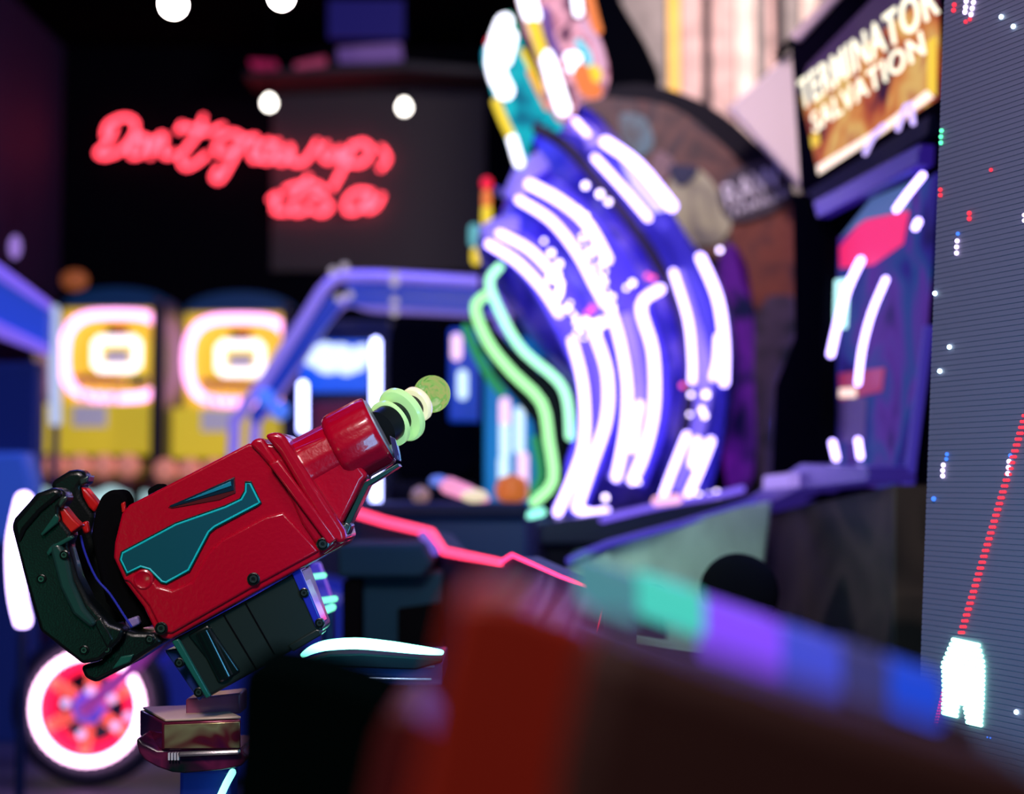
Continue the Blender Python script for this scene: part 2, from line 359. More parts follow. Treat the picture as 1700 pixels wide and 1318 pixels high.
build('lit_post', tube(N(), [at(90, 515, 7.2), at(92, 700, 7.2)], .028, 12, sub=1), glow('post_white', (.5, .6, .95), .95), t)
p = at(92, 700, 7.2)
build('post_stem', tube(N(), [p, Vector((p.x, 7.2, .02))], .02, 10, sub=1), NAVY, t)
build('post_foot', lathe(N(), (p.x, 7.2, 0), (0, 0, 1), [(0, .12), (.02, .12), (.03, .03)], 20), NAVY, t)
t = thing('light_tube', 'thick glowing white upright tube beside the black gun grips at the left edge', 'light tube', (at(32, 1030, 4.2).x, 4.2, 0))
build('glowing_tube', tube(N(), [at(40, 830, 4.2), at(26, 900, 4.2), at(28, 980, 4.2), at(38, 1030, 4.2)], .024, 12, sub=4), glow('tube_left', (.62, .45, 1), 7), t)
p = at(38, 1035, 4.2); build('tube_stem', tube(N(), [p, Vector((p.x, 4.2, .02))], .015, 10, sub=1), NAVY, t)
build('tube_foot', lathe(N(), (p.x, 4.2, 0), (0, 0, 1), [(0, .1), (.02, .1), (.03, .02)], 20), NAVY, t)
o = build('orange_lamp', ball(N(), at(124, 465, 9.4), .07, 14, (1.3, .7, 1)), mat('amber', (.3, .1, .03), .5, emit=(.4, .1, .03), strength=.5), label='dim orange lamp on the back wall above the left basketball machine', cat='lamp')
o = build('wall_bracket', tube(N(), [at(124, 465, 9.45), Vector((at(124, 465, 9.45).x, 10.0, at(124, 465, 9.45).z))], .012, 8, sub=1), BLACKS, label='short dark bracket carrying the dim orange wall lamp', cat='bracket')

# ------------------------------------------------------------ violet tube arch with racing game behind
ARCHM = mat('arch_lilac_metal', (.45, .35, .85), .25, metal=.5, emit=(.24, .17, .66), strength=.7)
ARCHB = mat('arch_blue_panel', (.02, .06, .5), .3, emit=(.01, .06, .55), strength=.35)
t = thing('tube_arch', 'lilac double tube arch frame over the racing game', 'arch frame', (at(390, 800, 6).x, 6, 0))
g0 = Vector((at(386, 740, 6).x, 6, 0.0))
build('arch_tube', tube(N(), [g0, at(388, 745, 6), at(398, 690, 6), at(440, 630, 6), at(505, 530, 6), at(548, 468, 6), at(600, 458, 6), at(700, 462, 6), at(830, 470, 6)], .026, 12, sub=3), ARCHM, t)
build('arch_tube', tube(N(), [g0+Vector((.08, .1, 0)), at(422, 740, 6.1), at(436, 690, 6.1), at(478, 628, 6.1), at(535, 540, 6.1), at(575, 500, 6.1), at(620, 510, 6.1), at(700, 514, 6.1), at(830, 520, 6.1)], .024, 12, sub=3), ARCHM, t)
build('arch_panel', slab(N(), [(575, 468), (830, 478), (830, 520), (575, 505)], 6.06, .03), ARCHB, t, bevel=.005)
build('arch_panel', slab(N(), [(412, 690), (450, 632), (545, 490), (568, 505), (470, 640), (425, 705)], 6.06, .03), ARCHB, t, bevel=.005)
g1 = at(835, 495, 6.05)
build('arch_post', tube(N(), [g1, Vector((g1.x, 6.05, 0))], .035, 12, sub=1), ARCHM, t)
glintm = glow('bead_pale', (.7, .6, .8), .7)
for px_, py_ in ((553, 450), (572, 443), (655, 458), (655, 470), (655, 500), (655, 518), (563, 495), (580, 490)):
    build('bolt', ball(N(), at(px_, py_, 5.95), .018, 12), mat('bolt_pale', (.5, .45, .5), .3, metal=.6, emit=(.5, .42, .45), strength=.35) if px_ < 0 else glintm, t)  # out-of-focus glints on the arch, built as glowing balls
for px_, py_ in ((442, 660), (465, 682)):
    build('clamp', ball(N(), at(px_, py_, 5.95), .04, 14), mat('clamp_blue', (.1, .25, .8), .3, emit=(.08, .22, .9), strength=.8), t)
# racing screen with white-blue light, seat
t = thing('racing_cabinet', 'blue racing game screen with bright white clouds between the two upright tubes', 'arcade cabinet', (at(560, 700, 6.6).x, 6.6, 0))
build('cabinet_shell', box(N(), (at(480, 0, 6.6).x, 6.6, 0), (at(655, 0, 6.6).x, 7.1, at(0, 530, 6.6).z)), mat('racing_shell', (.006, .012, .05), .4), t, bevel=.02)
build('screen', slab(N(), [(498, 566), (612, 566), (612, 650), (498, 650)], 6.57, .03), mat('screen_blue', (.01, .05, .4), .3, emit=(.01, .10, .75), strength=.9), t)
cl = N()
for cxx, cyy, rr in ((525, 592, .055), (545, 602, .06), (565, 588, .055), (585, 600, .06), (602, 588, .05), (540, 584, .05), (575, 612, .035)): ball(cl, at(cxx, cyy, 6.55), rr, 14, (1.2, .12, .9))
build('screen_picture', cl, glow('screen_white', (.62, .75, 1), 1.6), t)
build('dash_panel', slab(N(), [(520, 670), (600, 665), (605, 730), (520, 735)], 6.5, .1), mat('dash_maroon', (.08, .004, .03), .4, emit=(.10, .004, .03), strength=.5), t, bevel=.01)
t = thing('bucket_chair', 'black bucket seat silhouette behind the green ball of the gun', 'seat', (at(720, 800, 5.9).x, 5.9, 0))
sb = N(); prism(sb, smoothpath(ats([(648, 545), (690, 530), (735, 540), (752, 600), (765, 650), (790, 710), (792, 770), (760, 800), (680, 800), (655, 780), (645, 680)], 5.9), 4, True), (0, .2, 0))
build('seat_back', sb, mat('seat_black', (.004, .004, .006), .7), t, bevel=.04, seg=4)
a = at(650, 800, 5.9); b = at(790, 800, 5.9)
build('seat_cushion', box(N(), (a.x, 5.72, a.z-.14), (b.x, 6.05, a.z)), mat('seat_cushion_black', (.006, .006, .01), .7), t, bevel=.04, seg=4)
build('seat_pedestal', box(N(), (a.x+.08, 5.8, 0), (b.x-.08, 5.95, a.z-.14)), BLACKS, t, bevel=.01)
for (ax, ay0, ay1, lab) in ((503, 640, 712, 'short white upright light tube rising behind the red gun barrel'), (624, 568, 862, 'tall white upright light tube crossing behind the gun muzzle')):
    Y = 4.6; p0, p1 = at(ax, ay0, Y), at(ax, ay1, Y)
    t = thing('upright_tube_lamp', lab, 'light tube', (p1.x, Y, 0))
    build('glass_tube', tube(N(), [p0, p1], .0175, 12, sub=1), WHITE_B, t)
    build('lamp_stem', tube(N(), [p1, Vector((p1.x, Y, .02))], .012, 10, sub=1), NAVY, t)
    build('lamp_foot', lathe(N(), (p1.x, Y, 0), (0, 0, 1), [(0, .09), (.02, .09), (.03, .02)], 20), NAVY, t)

# blue game hall furniture behind the muzzle: low blue counter with small toys
t = thing('blue_counter', 'dark blue counter running below the seat and the green tubes', 'counter', (at(760, 900, 4.9).x, 5.0, 0))
cb = mat('counter_blue', (.01, .03, .13), .4, emit=(.002, .01, .05), strength=.5)
a = at(640, 815, 4.7); b = at(872, 815, 4.7)
build('counter_body', box(N(), (a.x, 4.05, 0), (b.x, 4.34, a.z-.07)), cb, t, bevel=.01)
build('counter_top', box(N(), (a.x-.03, 4.0, a.z-.07), (b.x, 4.36, a.z-.03)), mat('counter_top_blue', (.008, .02, .09), .7), t, bevel=.01)
ztop = a.z-.03
def toy(px, Y, prof, m, lab, cat, name, tilt=(0, 0, 1)):
    p = at(px, 850, Y); build(name, lathe(N(), (p.x, Y, ztop), tilt, prof, 24), m, label=lab, cat=cat)
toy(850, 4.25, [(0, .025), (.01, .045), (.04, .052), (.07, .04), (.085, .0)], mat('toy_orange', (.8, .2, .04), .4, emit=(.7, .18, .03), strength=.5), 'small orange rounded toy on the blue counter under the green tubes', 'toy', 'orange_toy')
t = thing('toy_car', 'small pink, cream and blue toy car on the blue counter', 'toy', (at(780, 850, 4.15).x, 4.15, ztop))
cbm = N(); prism(cbm, [Vector((t.location.x+dx, 4.10, ztop+dz)) for dx, dz in ((-.09, .055), (-.06, .075), (.0, .05), (.055, .02), (.06, .002), (.02, .0), (-.03, .012), (-.08, .03))], (0, .07, 0))
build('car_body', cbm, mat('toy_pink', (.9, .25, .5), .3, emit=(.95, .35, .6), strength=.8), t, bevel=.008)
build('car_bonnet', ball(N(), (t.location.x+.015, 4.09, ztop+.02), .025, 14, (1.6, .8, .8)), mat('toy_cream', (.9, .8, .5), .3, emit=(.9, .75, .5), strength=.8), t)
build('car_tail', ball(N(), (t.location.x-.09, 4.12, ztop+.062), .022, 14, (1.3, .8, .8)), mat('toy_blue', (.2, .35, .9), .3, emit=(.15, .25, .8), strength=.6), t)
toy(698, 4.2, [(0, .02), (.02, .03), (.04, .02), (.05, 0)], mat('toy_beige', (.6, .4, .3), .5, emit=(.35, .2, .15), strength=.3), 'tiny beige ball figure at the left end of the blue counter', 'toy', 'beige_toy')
# stacked light blocks behind green tubes
t = thing('light_column', 'column of stacked pale glowing blocks behind the green tubes', 'light column', (at(850, 800, 5.4).x, 5.4, 0))
blk = glow('block_white', (.55, .75, .95), 1.6); blp = glow('block_pink', (.95, .6, .9), 1.5)
for x0, y0, y1, m_ in ((838, 668, 700, blp), (838, 708, 752, blk), (836, 764, 806, blk), (862, 684, 745, blk), (868, 758, 808, blp), (758, 562, 590, blp), (768, 622, 655, blk)):
    build('light_block', tube(N(), [at(x0, y0, 5.4), at(x0, y1, 5.4)], .020, 10, sub=1), m_, t)
build('column_panel', slab(N(), [(800, 560), (900, 560), (900, 840), (800, 840)], 5.46, .05), mat('column_teal', (.01, .2, .4), .4, emit=(.0, .12, .32), strength=.8), t, bevel=.01)
build('column_panel', slab(N(), [(745, 545), (800, 545), (800, 700), (745, 700)], 5.46, .05), mat('column_blue', (.01, .05, .4), .4, emit=(.0, .04, .35), strength=.6), t, bevel=.01)
a = at(745, 840, 5.46); b = at(900, 840, 5.46)
build('column_base', box(N(), (a.x, 5.4, 0), (b.x, 5.7, a.z)), NAVY, t, bevel=.01)

# ------------------------------------------------------------ the big round neon machine
MY = 4.7
pod = thing('neon_ride_machine', 'big round ride machine with rows of curved white-violet tubes and green zigzag tubes', 'arcade ride', (at(1010, 860, MY).x, MY, 0))
SHELL = mat('shell_violet_blue', (.12, .08, .9), .28, metal=.2, coat=.4)  # blue made more vivid to carry the tubes' halo
SHELLD = mat('shell_deep_blue', (.04, .03, .5), .3, metal=.2, coat=.3)
SHELLL = mat('shell_lilac', (.35, .28, .9), .3, coat=.4)  # pale lilac for tube reflections put into the colour
# rear dome, a rounded shell whose ribs carry the tubes
dome_px = [(850, 300), (870, 250), (930, 200), (975, 195), (1020, 240), (1085, 330), (1150, 420), (1200, 500), (1215, 600), (1205, 700), (1180, 780), (1140, 832), (1000, 858), (925, 858), (950, 760), (955, 660), (900, 590), (850, 520), (800, 440), (795, 400), (830, 370)]
dm = N()
P = smoothpath(ats(dome_px, MY+.45), 3, True); cc = sum(P, Vector())/len(P)
layers = [(1.0, .0), (1.0, -.12), (.93, -.22), (.78, -.29), (.55, -.33), (.25, -.35)]
rg = [[dm.verts.new(cc + (p-cc)*s + Vector((0, dy, 0))) for p in P] for s, dy in layers]
for A, B in zip(rg, rg[1:]):
    for i in range(len(P)): dm.faces.new((A[i], A[(i+1) % len(P)], B[(i+1) % len(P)], B[i]))
dm.faces.new(rg[-1]); dm.faces.new(list(reversed(rg[0])))
build('dome_shell', dm, artmat('dome_paint', [(.02, .01, .25), (.05, .04, .55), (.12, .08, .8), (.3, .2, .9), (.02, .03, .35)], 5, emit=0, rough=.3), pod)
def ribbon(pxs, w, Y, th, m, name='rib_panel'):
    """curved band following a path, with real thickness"""
    P = smoothpath(ats(pxs, Y), 4); up = []; dn = []
    for i, p in enumerate(P):
        t_ = (P[min(i+1, len(P)-1)]-P[max(i-1, 0)]).normalized(); s = Vector((t_.z, 0, -t_.x))
        k = w*Y/FPX/2; up.append(p+s*k); dn.append(p-s*k)
    build(name, prism(N(), up+list(reversed(dn)), (0, th, 0)), m, pod, bevel=.006)
# outer dark bow lines
ribbon([(885, 208), (940, 240), (1000, 310), (1060, 385), (1110, 470), (1140, 560), (1145, 660), (1130, 740), (1110, 800)], 17, MY-.12, .04, mat('bow_dark', (.03, .02, .06), .3, metal=.4), 'bow')
ribbon([(822, 312), (880, 345), (940, 400), (1000, 480), (1030, 560), (1045, 640)], 10, MY-.02, .05, mat('bow_violet', (.12, .07, .4), .3), 'bow')
ribbon([(975, 240), (1040, 290), (1110, 400), (1165, 520), (1180, 640), (1160, 780), (1130, 830)], 60, MY+.02, .06, SHELLD)
ribbon([(870, 290), (950, 360), (1030, 470), (1075, 600), (1075, 700), (1040, 800)], 66, MY+.04, .06, SHELL)
ribbon([(1120, 450), (1165, 600), (1160, 700), (1120, 815)], 30, MY+.0, .04, SHELLL)
ribbon([(815, 385), (890, 440), (960, 560), (990, 650), (980, 740), (940, 850)], 60, MY+.02, .05, SHELL)
ribbon([(1035, 520), (1060, 640), (1050, 740), (1020, 800)], 26, MY-.0, .04, SHELLL)
ribbon([(935, 205), (972, 215), (988, 245)], 30, MY-.1, .05, SHELLL)
ribbon([(850, 330), (868, 290), (905, 262)], 34, MY-.1, .05, SHELLL)
ribbon([(800, 390), (830, 372), (862, 372)], 26, MY-.1, .05, SHELLL)
tubes = [
 ([(1006, 236), (1060, 275), (1115, 342)], .027), ([(988, 262), (1030, 308), (1076, 362)], .017),
 ([(880, 306), (930, 333), (975, 372), (1008, 430)], .024), ([(862, 332), (915, 366), (958, 420), (985, 470), (1004, 505)], .019),
 ([(830, 388), (880, 415), (925, 462)], .019), ([(812, 405), (859, 435), (900, 478), (928, 520)], .019),
 ([(1014, 515), (1030, 570), (1041, 640), (1038, 712), (1023, 792)], .020),
 ([(950, 566), (968, 640), (970, 730), (952, 790), (926, 850)], .020),
 ([(988, 556), (1008, 620), (1007, 694), (983, 768), (958, 842)], .022), ([(960, 846), (985, 852), (1006, 848)], .018),
 ([(1096, 480), (1064, 508), (1084, 584), (1086, 676), (1070, 750), (1050, 797)], .022),
 ([(1118, 452), (1142, 530), (1149, 595), (1149, 632)], .016), ([(1140, 722), (1118, 777), (1101, 822)], .016),
 ([(1163, 428), (1191, 494), (1202, 566), (1202, 634)], .022), ([(1192, 560), (1190, 600), (1184, 626)], .016),
 ([(1180, 732), (1162, 778), (1143, 821)], .019), ([(1158, 732), (1150, 770)], .020),
 ([(1062, 672), (1056, 700), (1050, 745)], .018), ([(955, 200), (975, 222)], .014)]
for i, (pp, r) in enumerate(tubes):
    build('neon_tube', tube(N(), ats(pp, MY-.13-.01*(i % 3)), r*.70, 10, sub=4), WHITE_T, pod)
build('neon_plate', slab(N(), [(1030, 262), (1064, 285), (1118, 345), (1085, 352), (1050, 310)], MY-.1, .02), glow('plate_lit', (.6, .48, 1), 1.6), pod, bevel=.004)  # bright reflective panel, its brightness put in as emission
for pp, r, m_ in (([(829, 443), (813, 464), (819, 493), (841, 540), (870, 584), (925, 631), (942, 668), (946, 724)], .019, glow('tube_green_pale', (.38, .95, .6), 2)),
              ([(806, 490), (790, 505), (794, 532), (816, 577), (852, 620), (899, 668), (911, 730), (918, 798), (887, 833)], .022, GREEN_T),
              ([(774, 545), (790, 585), (815, 628), (832, 650)], .022, GREEN_D), ([(888, 730), (897, 790), (880, 822)], .020, GREEN_D),
              ([(880, 855), (900, 850)], .016, glow('tube_cyan', (.3, 1, .8), 2))):
    build('green_tube', tube(N(), ats(pp, MY-.28), r*.7, 10, sub=3), m_, pod)
build('tube_backing', prism(N(), smoothpath(ats([(850, 575), (925, 650), (936, 730), (940, 800), (905, 850), (895, 790), (885, 700), (820, 620), (780, 520), (800, 520)], MY-.2), 2, True), (0, .05, 0)), mat('tube_backing_black', (.003, .004, .012), .5), pod)
bead_w = glow('bead_white', (.75, .6, 1), 6); bead_p = glow('bead_pink', (1, .1, .35), 2.2)
random.seed(3)
bd = [(972, 308, 0), (996, 322, 0), (1010, 335, 0), (903, 400, 0), (915, 420, 0), (928, 438, 0), (925, 455, 0)]
for i in range(20): 
    f = i/19; bd.append((968+42*f+random.uniform(-14, 14), 350+160*f, 0))
for i in range(14):
    f = i/13; bd.append((918+45*f+random.uniform(-10, 10), 455+105*f, 0))
for i in range(9): bd.append((990+random.uniform(-22, 14), 540+random.uniform(-12, 10), 0))
bd += [(1075, 458, 1), (1084, 462, 1), (983, 512, 1), (975, 520, 1), (1133, 640, 1), (1050, 470, 0), (1040, 478, 0), (1147, 655, 0), (1172, 655, 0), (1165, 680, 0), (1170, 690, 0), (1145, 688, 0),
       (1195, 415, 0), (1160, 822, 0), (1178, 820, 0), (1190, 818, 0), (1005, 826, 0), (1060, 800, 0)]
for px_, py_, k_ in bd:
    build('bead_lamp', ball(N(), at(px_, py_, MY-.17), random.uniform(.006, .011), 10), bead_p if k_ else bead_w, pod)  # bulb chains and glints, all built as small glowing balls
# plinth
pl = N(); prism(pl, ats([(892, 866), (1240, 822), (1240, 850), (1010, 905), (892, 905)], MY-.3), (0, .3, 0))
build('plinth_edge', pl, mat('plinth_navy', (.008, .008, .05), .35, coat=.2), pod, bevel=.01)
a = at(895, 880, MY); b = at(1215, 880, MY)
build('plinth', box(N(), (a.x, MY-.25, 0), (b.x, MY+.5, at(0, 870, MY).z)), mat('plinth_black', (.006, .006, .02), .5), pod, bevel=.02)
build('plinth_light', tube(N(), ats([(1000, 862), (1100, 838), (1190, 822), (1232, 812)], MY-.33), .010, 8, sub=3), glow('edge_violet', (.2, .12, .9), 1.2), pod)
build('plinth_glow', tube(N(), ats([(1090, 832), (1125, 828)], MY-.34), .014, 8, sub=1), glow('edge_pink', (.95, .45, .7), 1.6), pod)

# two backlit picture fins on top of the machine
def fin(outline, cols, Y, lab, bits):
    t = thing('lit_picture_fin', lab, 'illuminated sign', tuple(at(outline[0][0], outline[0][1], Y)))
    build('fin_panel', prism(N(), smoothpath(ats(outline, Y), 3, True), (0, .05, 0)), artmat('fin_art_%d' % len(bits), cols, 7, emit=1.9, rough=.4, dist=1.2), t, bevel=.006)
    for pp, r, m_ in bits: build('lit_stripe', tube(N(), ats(pp, Y-.01), r, 8, sub=3), m_, t)
    return t
yel = glow('fin_yellow', (1, .72, .04), 1.1); whi = glow('fin_white', (.85, .85, 1), 3.0); cya = glow('fin_cyan', (.1, .75, .95), 1.2); ora = glow('fin_orange', (1, .25, .06), 1.0); gre = glow('fin_green', (.1, .8, .55), .7)
pu = mat('fin_purple', (.2, .1, .35), .5)
redm = glow('fin_red', (1, .04, .06), .9)
pk = glow('fin_pink', (.95, .5, .75), .9)
f1 = fin([(840, 22), (862, 60), (880, 100), (900, 150), (935, 200), (925, 215), (892, 215), (880, 240), (870, 285), (855, 270), (830, 190), (812, 130), (800, 90), (815, 60)],
    [srgb(0, 60, 90), srgb(0, 110, 130), srgb(10, 150, 160), srgb(0, 90, 120), srgb(60, 60, 90)], MY-.1, 'left lit picture fin, teal with white, yellow and orange streaks', [
    ([(838, 38), (822, 85), (826, 125), (838, 150)], .032, whi), ([(850, 60), (840, 100)], .02, whi), ([(824, 170), (836, 200), (848, 225)], .016, yel), ([(850, 230), (862, 270)], .017, whi),
    ([(868, 85), (885, 120), (897, 150)], .010, yel), ([(878, 120), (895, 155), (908, 180)], .008, ora), ([(845, 25), (856, 50)], .01, gre), ([(807, 85), (815, 125), (822, 150)], .008, cya), ([(810, 70), (812, 66)], .01, redm)])
f2 = fin([(860, -60), (970, -60), (985, 20), (1000, 70), (1012, 120), (1002, 155), (965, 165), (950, 192), (925, 195), (905, 150), (890, 90), (868, 30)],
    [srgb(90, 60, 90), srgb(150, 90, 110), srgb(200, 140, 160), srgb(90, 50, 70), srgb(50, 40, 80)], MY-.18, 'right lit picture fin, pink and orange art with a white and yellow stripe', [
    ([(868, -40), (878, 10), (884, 25)], .03, whi), ([(884, 34), (893, 65), (902, 92)], .02, yel), ([(908, 95), (922, 140), (935, 180)], .025, whi), ([(970, -40), (985, 25), (992, 50)], .017, ora),
    ([(965, 120), (975, 145), (985, 150)], .03, ora), ([(975, 140), (990, 125), (985, 118)], .02, yel), ([(968, 40), (990, 70), (1000, 110)], .014, pk), ([(955, -20), (960, 20)], .016, whi), ([(960, 70), (975, 90), (978, 105)], .011, cya),
    ([(905, 20), (912, 60), (925, 90)], .018, pu), ([(945, 95), (958, 95), (950, 112)], .018, whi)])
# supports
for p in ((880, 240), (950, 170)):
    q = at(p[0], p[1], MY-.02); build('fin_stay', tube(N(), [q, at(p[0]+25, p[1]+60, MY+.25)], .015, 8, sub=1), BLACKS, pod)
# small beacon stacks left of the machine
t = thing('beacon_stack', 'slim beacon with red cap and yellow-orange body left of the ride machine', 'beacon', (at(808, 400, 5.3).x, 5.3, 0))
for y0, y1, r, m_ in ((303, 306, .022, glow('beacon_red', (1, .02, .06), 1.1)), (322, 340, .018, ora), (348, 372, .019, yel), (385, 400, .022, whi)):
    build('beacon_lens', tube(N(), [at(808, y0, 5.3), at(808, y1, 5.3)], r, 10, sub=1), m_, t)
build('beacon_lens', tube(N(), [at(787, 380, 5.3), at(787, 402, 5.3)], .02, 10, sub=1), glow('beacon_teal', (.2, .7, .8), .7), t)
build('beacon_lens', tube(N(), [at(790, 418, 5.3), at(790, 432, 5.3)], .018, 10, sub=1), yel, t)
p = at(800, 405, 5.33); build('beacon_pole', tube(N(), [at(808, 300, 5.33), p, Vector((p.x, 5.33, 0))], .01, 8, sub=1), BLACKS, t)

# ------------------------------------------------------------ round-backed cabinet with dark art behind the ride machine
CYY = 5.35
t = thing('round_backed_cabinet', 'dark round-topped cabinet side with rust brown artwork and a grey three-letter logo plate', 'arcade cabinet', (at(1200, 830, CYY).x, CYY, 0))
ol = [(930, 170), (980, 152), (1060, 138), (1140, 158), (1200, 190), (1250, 232), (1300, 285), (1322, 335), (1330, 420), (1330, 560), (1298, 640), (1288, 830), (1180, 850), (1080, 830), (1000, 700), (930, 400)]
build('side_panel', prism(N(), smoothpath(ats(ol, CYY), 3, True), (0, .12, 0)), mat('cabinet_black_edge', (.008, .005, .012), .5), t)
def patch(pp, m_, dy=.0, name='art_patch'):
    build(name, prism(N(), smoothpath(ats(pp, CYY-.012-dy), 3, True), (0, .01, 0)), m_, t)
patch([(950, 175), (1050, 165), (1130, 185), (1210, 250), (1270, 320), (1310, 400), (1290, 470), (1200, 430), (1100, 400), (1000, 300)],
      artmat('art_rust', [srgb(35, 12, 30), srgb(70, 30, 38), srgb(110, 62, 55), srgb(50, 16, 40), srgb(90, 30, 36)], 4.5, rough=.5, dist=.9), 0)
patch([(1220, 360), (1320, 340), (1330, 460), (1325, 540), (1260, 520), (1225, 440)], artmat('art_rust2', [srgb(60, 25, 40), srgb(120, 55, 45), srgb(90, 30, 30)], 5), .001)
patch([(1110, 300), (1160, 280), (1200, 330), (1215, 370), (1190, 405), (1140, 400), (1118, 360)], artmat('art_cream', [srgb(90, 80, 90), srgb(170, 160, 130), srgb(190, 180, 150)], 6), .012)
patch([(1030, 190), (1070, 195), (1085, 240), (1060, 260), (1035, 235)], artmat('art_teal', [srgb(50, 60, 90), srgb(80, 120, 130), srgb(50, 30, 50)], 8), .012)
patch([(1090, 250), (1120, 270), (1100, 300), (1080, 290)], mat('art_rose', srgb(140, 105, 110), .5), .012)
patch([(1110, 275), (1160, 280), (1130, 310)], mat('art_navy', srgb(10, 10, 70), .5), .02)
patch([(1195, 420), (1240, 440), (1255, 620), (1250, 790), (1210, 820), (1195, 640)], artmat('art_violet', [srgb(8, 8, 50), srgb(60, 15, 110), srgb(90, 20, 140), srgb(10, 10, 60)], 5, emit=.9), .001)
patch([(1255, 520), (1330, 500), (1325, 590), (1300, 650), (1290, 800), (1262, 800)], artmat('art_dusk', [srgb(15, 10, 30), srgb(70, 50, 80), srgb(20, 15, 40)], 6), .002)
patch([(1198, 300), (1290, 262), (1312, 330), (1215, 368)], mat('logo_plate_grey', srgb(62, 48, 66), .5), .022, 'logo_plate')
LT = mat('logo_letter', srgb(235, 220, 235), .5)
p00, p10, p01 = at(1208, 345, CYY-.037), at(1300, 308, CYY-.037), at(1198, 308, CYY-.037)
build('logo_lettering', fit_text(text_mesh('RAW', .1), p00, p10, p01, .002), LT, t, smooth=False)
p00, p10, p01 = at(1212, 362, CYY-.037), at(1306, 325, CYY-.037), at(1210, 350, CYY-.037)
build('logo_lettering', fit_text(text_mesh('THRILLS', .05), p00, p10, p01, .002), LT, t, smooth=False)
build('edge_light', tube(N(), ats([(1330, 340), (1331, 550), (1298, 632), (1290, 700), (1288, 822)], CYY-.03), .011, 8, sub=1), glow('edge_blue', (.03, .06, .9), 1.5), t)
a = at(1180, 840, CYY); b = at(1300, 840, CYY)
build('cabinet_foot', box(N(), (a.x, CYY, 0), (b.x, CYY+.3, a.z)), BLACKS, t, bevel=.01)
# dark arch fin behind (upper)
t = thing('curved_fin', 'black curved fin sweeping up in front of the wooden slats', 'sign fin', tuple(at(1050, 150, 5.6)))
build('fin_blade', prism(N(), smoothpath(ats([(985, -70), (1040, 20), (1080, 90), (1092, 150), (1000, 190), (960, 100), (950, -70)], 5.6), 3, True), (0, .06, 0)), BLACKS, t, bevel=.005)
build('fin_base', tube(N(), [at(1050, 150, 5.63), at(1050, 400, 5.63), Vector((at(1050, 400, 5.63).x, 5.63, 0))], .03, 8, sub=1), BLACKS, t)
# pale triangular panel beside the title cabinet
t = thing('pale_wedge_panel', 'pale pink triangular panel between the slats and the title marquee', 'panel', (at(1280, 300, 5.0).x, 5.0, 0))
pw = mat('wedge_pink', (.72, .55, .58), .5)
build('wedge', prism(N(), ats([(1210, 178), (1330, 72), (1345, 320), (1325, 302)], 5.05), (0, .05, 0)), pw, t, bevel=.005)
p = at(1338, 318, 5.07); build('wedge_post', tube(N(), [at(1338, 200, 5.12), Vector((p.x, 5.12, 0))], .02, 8, sub=1), BLACKS, t)
build('wedge_arm', slab(N(), [(1285, 88), (1400, -20), (1400, -4), (1300, 92)], 5.0, .05), BLACKS, t, bevel=.004)

# ------------------------------------------------------------ film title shooting cabinet
def tp(s, z):   # point on the receding face: s=0 far end, 1 near end
    return Vector((.847 + (.973-.847)*s, 4.08 + (3.2-4.08)*s, z))
def face_pt(px, py):   # where the sight line meets the face
    d = at(px, py, 1.0) - Vector((0, 0, CAMZ)); # X = 1.43-.143Y
    Y = 1.43/(d.x + .143); return Vector((d.x*Y, Y, CAMZ + d.z*Y))
NRM = Vector((-1, -.143, 0)).normalized()   # towards the viewer's left
tc_ = thing('film_title_cabinet', 'tall black shooting game cabinet with lit orange marquee and big cream title letters', 'arcade cabinet', (1.1, 3.7, 0))
def facepanel(pxs, th, m_, name, off=0, parent=tc_, bevel=.004, **k):
    P = [face_pt(*p)+NRM*off for p in pxs]
    return build(name, prism(N(), P, -NRM*th), m_, parent, bevel=bevel, **k)
CABB = mat('cabinet_black', (.003, .002, .006), .8)
facepanel([(1322, 95), (1405, 35), (1575, -90), (1575, -60), (1640, -140), (1640, 1300), (1325, 1150)], .5, CABB, 'cabinet_body', off=-.03)
facepanel([(1318, 78), (1400, -5), (1578, -150), (1578, 196), (1352, 318), (1334, 318)], .06, CABB, 'marquee_frame', off=.01)
facepanel([(1318, 60), (1400, -20), (1420, -20), (1334, 70)], .08, mat('frame_top_pink', (.6, .42, .38), .5), 'frame_cap', off=.02)
facepanel([(1338, 150), (1352, 118), (1566, -100), (1570, 163), (1369, 288)], .01,
    artmat('marquee_art', [srgb(60, 25, 60), srgb(200, 90, 60), srgb(240, 150, 80), srgb(255, 205, 120), srgb(210, 110, 80)], 6, emit=.75, dist=.6), 'marquee', off=.02)
facepanel([(1338, 150), (1352, 110), (1566, -110), (1567, -20), (1450, 75), (1352, 175)], .008, mat('marquee_dark_sky', (.03, .012, .05), .5, emit=(.04, .015, .06), strength=.7), 'marquee_sky', off=.023)
MW = glow('marquee_white', (1, .93, .72), 1.7); MY_ = glow('marquee_yellow', (1, .66, .05), 1.0)
facepanel([(1370, 275), (1475, 212), (1555, 150), (1566, 162), (1480, 222), (1372, 290)], .006, glow('marquee_glow_line', (1, .78, .66), 1.5), 'marquee_strip', off=.026)
facepanel([(1557, 70), (1570, 60), (1570, 160), (1557, 150)], .006, MY_, 'marquee_corner', off=.027)
facepanel([(1360, 226), (1372, 220), (1374, 240), (1362, 246)], .006, MY_, 'marquee_corner', off=.027)
p00, p10, p01 = face_pt(1348, 184), face_pt(1580, 22), face_pt(1341, 136)
for q in (p00, p10, p01): q += NRM*.026
build('marquee_lettering', fit_text(text_mesh('TERMINATOR', .1, spacing=1.12), p00, p10, p01, .003), MW, tc_, smooth=False)
p00, p10, p01 = face_pt(1368, 222), face_pt(1556, 90), face_pt(1363, 190)
for q in (p00, p10, p01): q += NRM*.026
